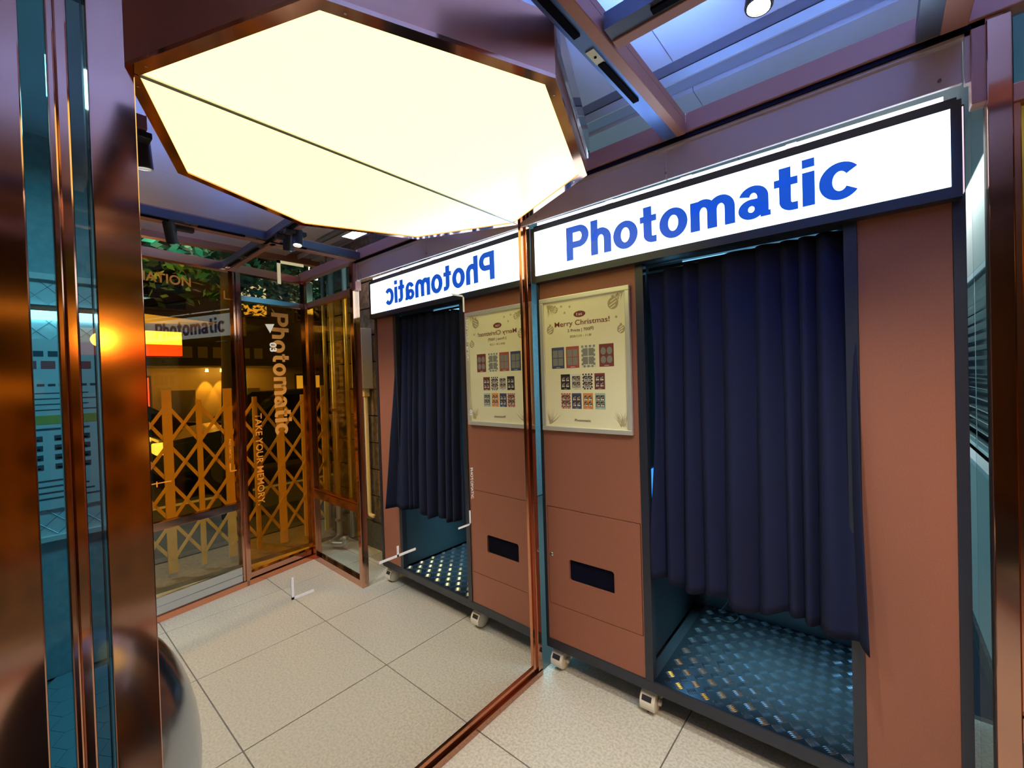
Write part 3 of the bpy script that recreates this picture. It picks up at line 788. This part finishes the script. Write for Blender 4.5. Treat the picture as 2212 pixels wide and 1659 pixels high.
for a in ((0.83, 0.105, 0.025), (0.120, 0.240, 0.020), (0.905, 0.285, 0.018), (0.185, 0.095, 0.015)): ornament(*a)


def sprig(u, v, a0, n, L_, spread):
    bm = bmesh.new()
    for k in range(n):
        a = a0 + random.uniform(-spread, spread); l = L_ * random.uniform(0.5, 1); w_ = 0.0016
        c, s = math.cos(a), math.sin(a); x0, y0 = pu(u) + random.uniform(-.012, .012), pv(v) + random.uniform(-.006, .006)
        x1 = min(max(x0 + l * c, 0.024), PW - 0.024); y1 = min(max(y0 + l * s, 0.024), PH - 0.024)
        vs = [bm.verts.new(p) for p in ((x0 - w_ * s, YP - 0.0002 - k * 1e-6, y0 + w_ * c), (x0 + w_ * s, YP - 0.0002 - k * 1e-6, y0 - w_ * c), (x1, YP - 0.0002 - k * 1e-6, y1))]
        bm.faces.new(vs)
    obj('print', bm, 'tan_print', pp, kind='stuff')


sprig(0.11, 0.06, -1.0, 34, 0.06, 0.8); sprig(0.10, 0.945, 1.4, 30, 0.075, 0.9); sprig(0.90, 0.94, 1.7, 30, 0.075, 0.8); sprig(0.9, 0.05, -2.2, 14, 0.05, 0.5)
for (u, v) in ((0.26, 0.075), (0.36, 0.085), (0.30, 0.125), (0.86, 0.20)):
    flat([(pu(u) + (0.008 if k % 2 == 0 else 0.0035) * math.sin(k * PI / 5), pv(v) + (0.008 if k % 2 == 0 else 0.0035) * math.cos(k * PI / 5)) for k in range(10)], 'tan_print', 'print', 0.0002)


def card(u, v, wd, h, m, cellm, kind='grid', people=False, chk=None):
    flat(rec(u, v, wd, h), m, 'print', 0.0002)
    if chk:
        nx, ny = 7, 10; bm = bmesh.new()
        for i in range(nx):
            for j in range(ny):
                if (i + j) % 2 and (i in (0, nx - 1) or j in (0, ny - 1) or chk == 'card_red'):
                    x0 = pu(u) - wd / 2 + i * wd / nx; y0 = pv(v) - h / 2 + j * h / ny
                    bm.faces.new([bm.verts.new(p) for p in ((x0, YP - .0004, y0), (x0 + wd / nx, YP - .0004, y0), (x0 + wd / nx, YP - .0004, y0 + h / ny), (x0, YP - .0004, y0 + h / ny))])
        obj('print', bm, chk, pp)
    for i in (-1, 1):
        for j in (-1, 1):
            cu_, cv = u + i * wd * 0.215 / PW, v - j * h * 0.19 / PH
            if kind == 'oval': flat(ell(cu_, cv, wd * 0.19, h * 0.165, 16), cellm, 'print', 0.0006)
            else: flat(rec(cu_, cv, wd * 0.385, h * 0.345), cellm, 'print', 0.0006)
            if people:
                for q in (-1, 1):
                    flat(ell(cu_ + q * wd * 0.07 / PW, cv - 0.006 / PH * (0.5 + q * 0.3), wd * 0.06, h * 0.045, 8), 'photo_skin', 'print', 0.0008)
                    flat(ell(cu_ + q * wd * 0.08 / PW, cv + h * 0.09 / PH, wd * 0.075, h * 0.06, 8), random.choice(['card_white', 'card_white', 'card_pink']), 'print', 0.0009)
    flat(rec(u, v + h * 0.45 / PH, wd * 0.32, h * 0.022), 'card_white' if m not in ('card_white',) else 'card_grey', 'print', 0.0007)


for u, m, k, c in ((0.205, 'card_blue', 'grid', None), (0.378, 'card_red', 'grid', None), (0.556, 'card_white', 'grid', 'card_grey'), (0.75, 'maroon', 'oval', None)):
    card(u, 0.455, 0.070, 0.100, m, 'card_grey', k, chk=c)
for u, m, k, c in ((0.287, 'card_black', 'grid', None), (0.412, 'card_white', 'grid', None), (0.540, 'card_white', 'grid', 'card_black'), (0.672, 'maroon', 'grid', None)):
    card(u, 0.635, 0.051, 0.072, m, 'photo_dark', k, True, c)
for u, m, k, c in ((0.287, 'card_pink', 'grid', 'card_red'), (0.412, 'card_blue', 'grid', None), (0.540, 'card_orange', 'oval', None), (0.672, 'card_mint', 'grid', None)):
    card(u, 0.775, 0.051, 0.072, m, 'photo_dark', k, True, c)

# =================================================================== TRACK LAMPS
def lamp(label, anchor, aim, lit, power=0, length=0.085, arm=(0.05, 0.0)):
    t = thing('track_lamp', label, 'lamp', (anchor[0], anchor[1], ZB0), 0, 'black cylinder track lamps')
    ax = abs(arm[1]) > abs(arm[0])
    hx, hy = (0.018, 0.055) if ax else (0.055, 0.018)
    obj('adapter', B((-hx, hx, -hy, hy, -0.024, -0.003), bev=0.003), 'lamp_black', t)
    ex, ey = arm
    bm = bmesh.new(); tube(bm, [(ex, ey, -0.02), (ex, ey, -0.035)], 0.010, 12); obj('stem', bm, 'lamp_black', t, smooth=True)
    d = Vector(aim).normalized(); o_ = Vector((ex, ey, -0.030)) - d * length * 0.42; e = o_ + d * length
    bm = bmesh.new(); lathe(bm, [(0, 0), (0.024, 0), (0.027, 0.004), (0.027, length - 0.002), (0.025, length), (0.022, length), (0.021, length - 0.012)], 28, axis=d, org=o_)
    smooth_by_angle(obj('lamp_body', bm, 'lamp_black', t))
    bm = bmesh.new(); lathe(bm, [(0, length - 0.010), (0.021, length - 0.010), (0.021, length - 0.013), (0, length - 0.013)], 24, axis=d, org=o_); obj('lens', bm, 'lamp_face' if lit else 'lamp_face_soft', t)
    bm = bmesh.new(); lathe(bm, [(0.0225, length), (0.0255, length), (0.0255, length + 0.0015), (0.0225, length + 0.0015), (0.0225, length)], 28, axis=d, org=o_); obj('bezel', bm, 'steel', t)
    if lit:
        q = Vector((0, 0, -1)).rotation_difference(d)
        l = light('track_lamp_beam', 'SPOT', Vector(t.location) + e + d * 0.004, power, (1.0, 0.97, 0.92), q.to_euler(), 0.02, spot=2.2, blend=0.9)
    return t


lamp('lit track lamp under the cross beam nearest the booth', (1.115, 1.035), (-0.12, -0.10, -1), True, 66, arm=(0.0, 0.012))
lamp('unlit track lamp on the cross beam beside the lit one', (1.235, 1.035), (0.25, 0.05, -1), False, arm=(0.0, 0.012))
lamp('black track lamp on the middle beam in front of the storefront', (1.445, 0.60), (0.32, 0.22, -1), True, 85, length=0.115, arm=(0.0, -0.045))
lamp('black track lamp beside the left end of the lightbox', (0.56, 0.31), (0.12, 0.10, -1), True, 30, length=0.11, arm=(0.02, 0.0))

# =================================================================== STOOL (seen only in the mirror)
st = thing('steel_stool', 'rounded polished steel stool standing low in front of the mirror', 'stool', (0.60, 0.15, 0))
prof = [(0.0, 0.70)]
for k in range(1, 15):
    a = PI / 2 - k / 14 * (PI / 2 + 0.40); prof.append((0.26 * math.cos(a), 0.20 + 0.50 * math.sin(a)))
prof += [(prof[-1][0] - 0.02, 0.004), (0.0, 0.004)]
bm = bmesh.new(); lathe(bm, prof, 48); smooth_by_angle(obj('seat_shell', bm, 'steel_soft', st), 50)
bm = bmesh.new(); lathe(bm, [(0.20, 0.0), (0.225, 0.0), (0.23, 0.012), (0.20, 0.012), (0.20, 0.0)], 48); obj('foot_ring', bm, 'rubber', st)

# =================================================================== BEHIND THE SIDE PANEL
eb = thing('electrical_box', 'grey wall mounted electrical box on the stone wall above the conduit', 'electrical box', (2.13, 2.05, 1.40))
obj('box_body', B((-0.085, 0.085, -0.10, 0.0, 0, 0.52), bev=0.004), 'box_grey', eb)
obj('box_cover', B((-0.08, 0.08, -0.108, -0.10, 0.01, 0.51), bev=0.003), 'box_grey', eb)
obj('conduit_collar', B((-0.055, -0.005, -0.07, -0.02, -0.07, 0.0), bev=0.004), 'pipe_cream', eb)
bm = bmesh.new(); tube(bm, arcpath([(2.10, 2.005, 1.33), (2.10, 2.005, 0.30), (2.03, 2.005, 0.30)], 0.03), 0.017, 12)
cn = obj('conduit', bm, 'pipe_cream', smooth=True); tag(cn, 'cream conduit running down the stone wall below the electrical box', 'conduit')
pg = thing('drain_pipes', 'grey bent drain pipes standing at the stone wall behind the clear pane', 'pipe', (2.42, 1.83, 0))
bm = bmesh.new(); tube(bm, arcpath([(0.08, 0.10, 2.6), (0.08, 0.10, 0.05), (-0.03, -0.04, 0.05), (-0.16, 0.03, 0.05), (-0.16, 0.03, 0.12)], 0.045), 0.024, 12); obj('pipe', bm, 'pipe_grey', pg, smooth=True)
for x in (-0.16, 0.24):
    bm = bmesh.new(); tube(bm, [(x, 0.10, 0.1), (x, 0.10, 2.6)], 0.016 if x > 0 else 0.02, 12); obj('pipe', bm, 'pipe_grey', pg, smooth=True)
obj('pipe_clip', B((0.05, 0.11, 0.075, 0.15, 0.19, 0.215), (0.05, 0.11, 0.075, 0.15, 1.2, 1.225)), 'steel', pg)
# window with blind in the plaster wall
wd_ = struct('window_5', 'dark window with a sill beyond the booth end', None)
obj('window_pane', B((1.735, 1.74, 2.36, 4.55, 1.0, 1.92)), 'dark_window', wd_)
obj('window_sill', B((1.62, 1.75, 2.36, 4.55, 0.975, 1.0), bev=0.003), 'white_paint', wd_)
obj('window_frame', B((1.66, 1.735, 2.36, 2.40, 1.0, 1.92), (1.66, 1.735, 2.40, 4.55, 1.89, 1.92), bev=0.002), 'white_paint', wd_)
vb = thing('window_blind', 'pale horizontal slat blind hanging in the window beyond the booth', 'blind', (1.69, 2.42, 1.0))
sl = None
for k in range(16):
    if sl is None:
        bm = bmesh.new(); prism(bm, [(-0.022, 0.008), (0.0, 0.004), (0.022, -0.008), (0.0, 0.0018)], (0, 2.1), lambda a, b, c: (a, c, b)); s = obj('slat', bm, 'pale_blind', vb); sl = s.data
    else: s = obj('slat', sl, None, vb)
    s.location = (0, 0, 0.05 + k * 0.054)
obj('bottom_rail', B((-0.022, 0.022, 0, 2.1, 0.012, 0.030), bev=0.002), 'pale_blind', vb)
for y in (0.25, 0.8, 1.35, 1.9): obj('ladder_tape', B((-0.0245, -0.023, y, y + 0.012, 0.02, 0.89)), 'pale_blind', vb)

# =================================================================== CORRIDOR: window with notices
nw = struct('window_6', 'wired glass corridor window left of the mirror', None, (-1.92, 0, 0))
obj('window_frame', B((0, 0.03, -0.5, 0.62, 0.70, 0.725), (0, 0.03, -0.5, 0.62, 2.02, 2.05), (0, 0.03, 0.60, 0.62, 0.725, 2.02)), 'white_paint', nw)
obj('window_pane', B((0, 0.006, -0.5, 0.60, 0.725, 2.02)), 'notice_paper', nw)
bm = bmesh.new()
for s in (-1, 1):
    for k in range(-12, 26):
        c = k * 0.09 - 0.4
        y0, z0, y1, z1 = c, 0.73, c + s * 1.29, 2.015
        pts = []
        # clip to the pane
        ya, yb = -0.5, 0.6
        def zat(y): return z0 + (y - y0) / (y1 - y0) * (z1 - z0)
        lo, hi = sorted((y0, y1)); lo = max(lo, ya); hi = min(hi, yb)
        if hi - lo > 0.02: tube(bm, [(0.0075, lo, zat(lo)), (0.0075, hi, zat(hi))], 0.0012, 4, False)
obj('glass_wires', bm, 'channel_steel', nw, kind='stuff')
ln = thing('corridor_lamp', 'bright cyan strip lamp inside the corridor window above the notices', 'lamp', (-1.90, 0.1, 1.80))
obj('lamp_tray', B((0, 0.02, -0.5, 0.5, 0.06, 0.09)), 'steel', ln); obj('tube', B((0.0, 0.018, -0.45, 0.45, 0.015, 0.06), bev=0.006), 'tube', ln)
nt = thing('notice_sheet', 'printed notice sheet with red and yellow headings in the corridor window', 'notice', (-1.905, 0.02, 0.86))
obj('sheet', B((0, 0.004, 0, 0.32, 0, 0.86)), 'notice_paper', nt)


def strip(m, z0, z1, y0, y1): obj('print', B((0.0042, 0.005, y0, y1, z0, z1)), m, nt)


for k in range(3): strip('notice_ink', 0.772, 0.80, 0.06 + k * 0.05, 0.06 + k * 0.05 + 0.035)
for k in range(4): strip('notice_red', 0.71, 0.75, 0.02 + k * 0.065, 0.02 + k * 0.065 + 0.05)
strip('notice_ink', 0.66, 0.69, 0.16, 0.21)
for k in range(7): strip('notice_ink', 0.622, 0.634, 0.03 + k * 0.038, 0.03 + k * 0.038 + 0.026)
for k in range(4): strip('notice_ink', 0.50 + k * 0.028, 0.505 + k * 0.028, 0.03, 0.28 - 0.03 * (k % 2))
strip('notice_yellow', 0.43, 0.475, 0.02, 0.30)
strip('notice_ink', 0.40, 0.41, 0.03, 0.25)
for r in range(4):
    for c in range(3):
        strip('notice_ink', 0.20 + r * 0.048, 0.228 + r * 0.048, 0.035 + c * 0.085, 0.035 + c * 0.085 + 0.045)
        strip('notice_red', 0.205 + r * 0.048, 0.212 + r * 0.048, 0.04 + c * 0.085, 0.04 + c * 0.085 + 0.03)
for k in range(4): strip('notice_ink', 0.05 + k * 0.03, 0.058 + k * 0.03, 0.03, 0.28 - 0.02 * k)

# =================================================================== STREET (seen in the mirror through the storefront)
ga = thing('lattice_gate', 'cream folding lattice gate standing on the pavement outside the storefront', 'gate', (2.95, -0.82, 0), 0.05)
ny = 15
cr = None; up_ = None
for k in range(ny):
    y = k * 0.20
    wide = 0.030 if k % 2 == 0 else 0.018
    t = obj('upright', B((-0.012, 0.012, y - wide, y + wide, 0.03, 1.44 if k % 2 == 0 else 1.36), bev=0.002), 'gate_cream', ga)
    if k == ny - 1: break
    for r in range(4):
        z0 = 0.13 + r * 0.30
        for s, xo in ((1, -0.016), (-1, 0.016)):
            b0 = Vector((xo, y, z0 if s > 0 else z0 + 0.30)); b1 = Vector((xo, y + 0.20, z0 + 0.30 if s > 0 else z0))
            d = (b1 - b0).normalized(); nn = Vector((0, -d.z, d.y)) * 0.0115
            bm = bmesh.new(); vs = []
            for xx in (xo - 0.003, xo + 0.003):
                for p in (b0 - nn, b0 + nn, b1 + nn, b1 - nn): vs.append(bm.verts.new((xx, p.y, p.z)))
            for f in ((0, 1, 2, 3), (7, 6, 5, 4), (0, 4, 5, 1), (1, 5, 6, 2), (2, 6, 7, 3), (3, 7, 4, 0)): bm.faces.new([vs[i] for i in f])
            obj('brace', bm, 'gate_cream', ga)
# street kerb and white line
kb = obj('trim_kerb', B((3.30, 3.42, -8, 14, -0.1, 0.0)), 'plinth'); kb['kind'] = 'structure'
for k, xx in enumerate((5.6, 9.4)):
    q = obj('trim_line_%d' % (k + 1), B((xx, xx + 0.14, -12, 22, -0.06, -0.057)), 'white_paint'); q['kind'] = 'structure'


def car(label, loc, rz, paint):
    c = thing('car', label, 'car', loc, rz)
    prof = [(-2.05, 0.32), (-2.08, 0.55), (-2.0, 0.80), (-1.15, 0.92), (1.35, 0.95), (2.0, 0.90), (2.06, 0.6), (2.03, 0.32)]
    bm = bmesh.new(); prism(bm, prof, (-0.82, 0.82), lambda a, b, cc: (a, cc, b)); bmesh.ops.bevel(bm, geom=bm.edges[:], offset=0.06, segments=2, affect='EDGES')
    smooth_by_angle(obj('body', bm, paint, c))
    cab = [(-1.15, 0.90), (-0.45, 1.42), (0.95, 1.46), (1.75, 0.93)]
    bm = bmesh.new()
    lo = [bm.verts.new((a, s * (0.78 if b < 1 else 0.62), b)) for s in (-1, 1) for a, b in cab]
    bm.faces.new(lo[:4]); bm.faces.new(lo[4:][::-1])
    for i in range(4): bm.faces.new((lo[i], lo[(i + 1) % 4], lo[4 + (i + 1) % 4], lo[4 + i]))
    bmesh.ops.recalc_face_normals(bm, faces=bm.faces[:]); bmesh.ops.bevel(bm, geom=bm.edges[:], offset=0.05, segments=2, affect='EDGES'); smooth_by_angle(obj('cabin', bm, paint, c))
    for s in (-1, 1):
        def side(pts):
            b2 = bmesh.new(); vs = [b2.verts.new((a, s * (0.785 + (0.635 - 0.785) * (b - 0.93) / 0.5 + 0.004), b)) for a, b in pts]; b2.faces.new(vs); return b2
        obj('side_window', side([(-0.95, 0.99), (-0.40, 1.36), (0.18, 1.38), (0.18, 0.99)]), 'car_glass', c)
        obj('side_window', side([(0.25, 0.99), (0.25, 1.38), (0.88, 1.40), (1.45, 0.99)]), 'car_glass', c)
        obj('head_lamp', B((-2.07, -1.93, s * 0.62 - 0.16, s * 0.62 + 0.16, 0.64, 0.78), bev=0.02), 'head_white', c)
        obj('tail_lamp', B((1.94, 2.08, s * 0.66 - 0.12, s * 0.66 + 0.12, 0.62, 0.84), bev=0.02), 'tail_red', c)
        for wx in (-1.3, 1.3):
            bm = bmesh.new(); lathe(bm, [(0, 0.10), (0.2, 0.10), (0.30, 0.09), (0.33, 0.05), (0.33, -0.05), (0.30, -0.09), (0, -0.09)], 28, axis=(0, s, 0), org=(wx, s * 0.74, 0.33)); wv = smooth_by_angle(obj('wheel', bm, 'tyre', c))
            bm = bmesh.new(); lathe(bm, [(0, 0.106), (0.19, 0.106), (0.2, 0.09)], 24, axis=(0, s, 0), org=(wx, s * 0.74, 0.33)); obj('hubcap', bm, 'steel', wv)
    b2 = bmesh.new(); vs = [b2.verts.new(p) for p in ((-1.08, -0.66, 0.985), (-1.08, 0.66, 0.985), (-0.50, 0.56, 1.392), (-0.50, -0.56, 1.392))]; b2.faces.new(vs)
    bmesh.ops.translate(b2, verts=b2.verts[:], vec=(-0.02, 0, 0.02)); obj('windscreen', b2, 'car_glass', c)
    return c


car('dark green car parked across the road behind the lattice gate', (6.6, 3.3, -0.06), PI / 2 + 0.03, 'car_paint')
car('black car parked at the left behind the lattice gate', (8.6, 0.2, -0.06), PI / 2, 'car_paint_dark')

aw = thing('street_canopy', 'pale flat canopy roof over the street stall across the pavement', 'canopy', (6.5, 0.2, 2.30))
bm = bmesh.new(); prism(bm, [(-2.4, 0.17), (1.0, 0.17), (1.85, 0.11), (1.0, 0.08), (-2.4, 0.02)], (-0.3, 1.1), lambda a, b, c: (c, a, b)); obj('roof', bm, 'awning', aw)
for y in (-2.2, 0.9):
    obj('post', B((0.75, 0.80, y, y + 0.05, -2.37, 0.06)), 'wall_dark', aw)
light('canopy_fill_light', 'POINT', (5.6, 0.7, 2.05), 22, (1.0, 0.86, 0.65), size=0.08)  # unseen fill lamp added to brighten the canopy roof
ys = thing('illuminated_sign', 'glowing yellow over red sign panel under the street canopy', 'sign', (6.4, 1.05, 1.92))
obj('yellow_panel', B((-0.05, 0.05, -0.5, 0.585, 0.155, 0.34)), 'sign_yellow', ys); obj('red_panel', B((-0.05, 0.05, -0.5, 0.585, 0.0, 0.155)), 'sign_red', ys)
obj('casing', B((0.05, 0.09, -0.52, 0.60, -0.02, 0.36), (-0.02, 0.0, 0.0, 0.02, 0.34, 0.40)), 'wall_dark', ys)

bd = thing('shop_building', 'dark street building with a warm lit shop front across the road', 'building', (13.0, 0, -0.2))
obj('ground_floor', B((0.0, 4, -8, 16, 0, 2.2)), 'facade', bd)
obj('signboard', B((-0.5, 0.0, -8, 16, 2.2, 3.0)), 'facade_dark', bd)
obj('upper_wall', B((-0.1, 4, -8, 16, 3.0, 9.0)), 'facade_dark', bd)
for k in range(11):
    y = -6 + k * 2.0
    for f in range(2):
        wn = obj('window', B((-0.16, -0.1, y, y + 1.2, 3.7 + f * 2.4, 5.1 + f * 2.4)), 'facade_dark', bd)
        obj('pane', B((-0.17, -0.15, y + 0.06, y + 1.14, 3.76 + f * 2.4, 5.04 + f * 2.4)), 'lit_window' if (k * 7 + f * 3) % 5 == 0 else 'dark_window', wn)
for y0, y1, m in ((1.75, 2.1, 'lit_window'), (2.2, 2.32, 'tail_red'), (6.0, 7.0, 'lit_window'), (8.0, 8.3, 'lit_window'), (-1, 0.5, 'lit_window')):
    wn = obj('shop_window', B((-0.05, 0.0, y0 - 0.05, y1 + 0.05, 0.3, 2.0)), 'facade_dark', bd); obj('pane', B((-0.06, -0.04, y0, y1, 0.35, 1.95)), m, wn)
for y in (2.6, 4.2): obj('doorway', B((-0.06, 0.0, y, y + 0.7, 0.0, 1.6)), 'facade_dark', bd)
for k in range(7): obj('board_letter', B((-0.52, -0.5, 2.6 + k * 0.34, 2.6 + k * 0.34 + 0.22, 2.45, 2.75)), 'facade', bd)
for k, y in enumerate((3.55, 3.9, 4.3)):
    bm = bmesh.new(); lathe(bm, [(0, 0.0), (0.03, 0.0), (0.04, -0.08), (0, -0.08)], 12, org=(-0.18, y, 2.17)); obj('wall_washer', bm, 'lamp_face', bd)
    light('wall_washer_light', 'SPOT', (12.82, y, 1.85), 90, (1.0, 0.72, 0.32), (0, -0.25, 0), 0.02, spot=0.9, blend=0.4)
light('shop_front_light', 'AREA', (12.3, 3.6, 1.95), 22, (1.0, 0.72, 0.35), (0, -0.5, 0), 0.2, 3.0)
gsn = thing('green_banner', 'upright glowing green banner sign across the road', 'sign', (12.2, 4.2, -0.06))
obj('banner', B((-0.03, 0.03, -0.12, 0.12, 0.7, 1.85)), 'sign_green', gsn); obj('banner_pole', B((0.03, 0.06, -0.015, 0.015, 0.0, 1.9)), 'wall_dark', gsn)


def tree(label, loc, H, R, n, seed, m):
    rnd = random.Random(seed); t = thing('street_tree', label, 'tree', loc)
    bm = bmesh.new(); tube(bm, [(0, 0, 0), (0.05, 0.03, H * 0.35), (-0.04, 0.0, H * 0.6), (0.03, 0, H * 0.9)], [0.16, 0.12, 0.09, 0.03], 10); obj('trunk', bm, 'bark', t, smooth=True)
    for k in range(6):
        a = k * 1.05 + rnd.random(); z0 = H * (0.5 + 0.06 * k)
        bm = bmesh.new(); tube(bm, [(0, 0, z0), (R * 0.4 * math.cos(a), R * 0.4 * math.sin(a), z0 + 0.35), (R * 0.85 * math.cos(a), R * 0.85 * math.sin(a), z0 + 0.5)], [0.06, 0.04, 0.015], 7); obj('branch', bm, 'bark', t, smooth=True)
    bm = bmesh.new()
    cl = [(R * 0.75 * math.cos(a) * rnd.random() ** .5, R * 0.75 * math.sin(a) * rnd.random() ** .5, H * rnd.uniform(0.55, 1.0)) for a in [rnd.uniform(0, 2 * PI) for _ in range(26)]]
    for k in range(n):
        c = rnd.choice(cl); p = Vector(c) + Vector((rnd.gauss(0, .22), rnd.gauss(0, .22), rnd.gauss(0, .18))) * (R / 1.3)
        a = Vector((rnd.uniform(-1, 1), rnd.uniform(-1, 1), rnd.uniform(-.6, .6))).normalized(); b = a.cross(Vector((rnd.uniform(-1, 1), rnd.uniform(-1, 1), rnd.uniform(-1, 1)))).normalized()
        s = rnd.uniform(0.05, 0.09)
        bm.faces.new([bm.verts.new(p + q) for q in (-a * s, b * s * 0.45, a * s, -b * s * 0.45)])
    obj('foliage', bm, m, t, kind='stuff', recalc=False)


tree('dark leafy street tree beyond the left storefront window', (9.4, 5.2, -0.06), 6.2, 2.2, 7000, 3, 'leaf')
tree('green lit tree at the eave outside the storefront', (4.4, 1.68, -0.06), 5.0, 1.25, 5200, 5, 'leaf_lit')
light('tree_uplight', 'POINT', (3.6, 1.0, 2.9), 9, (0.35, 1.0, 0.75), size=0.1)
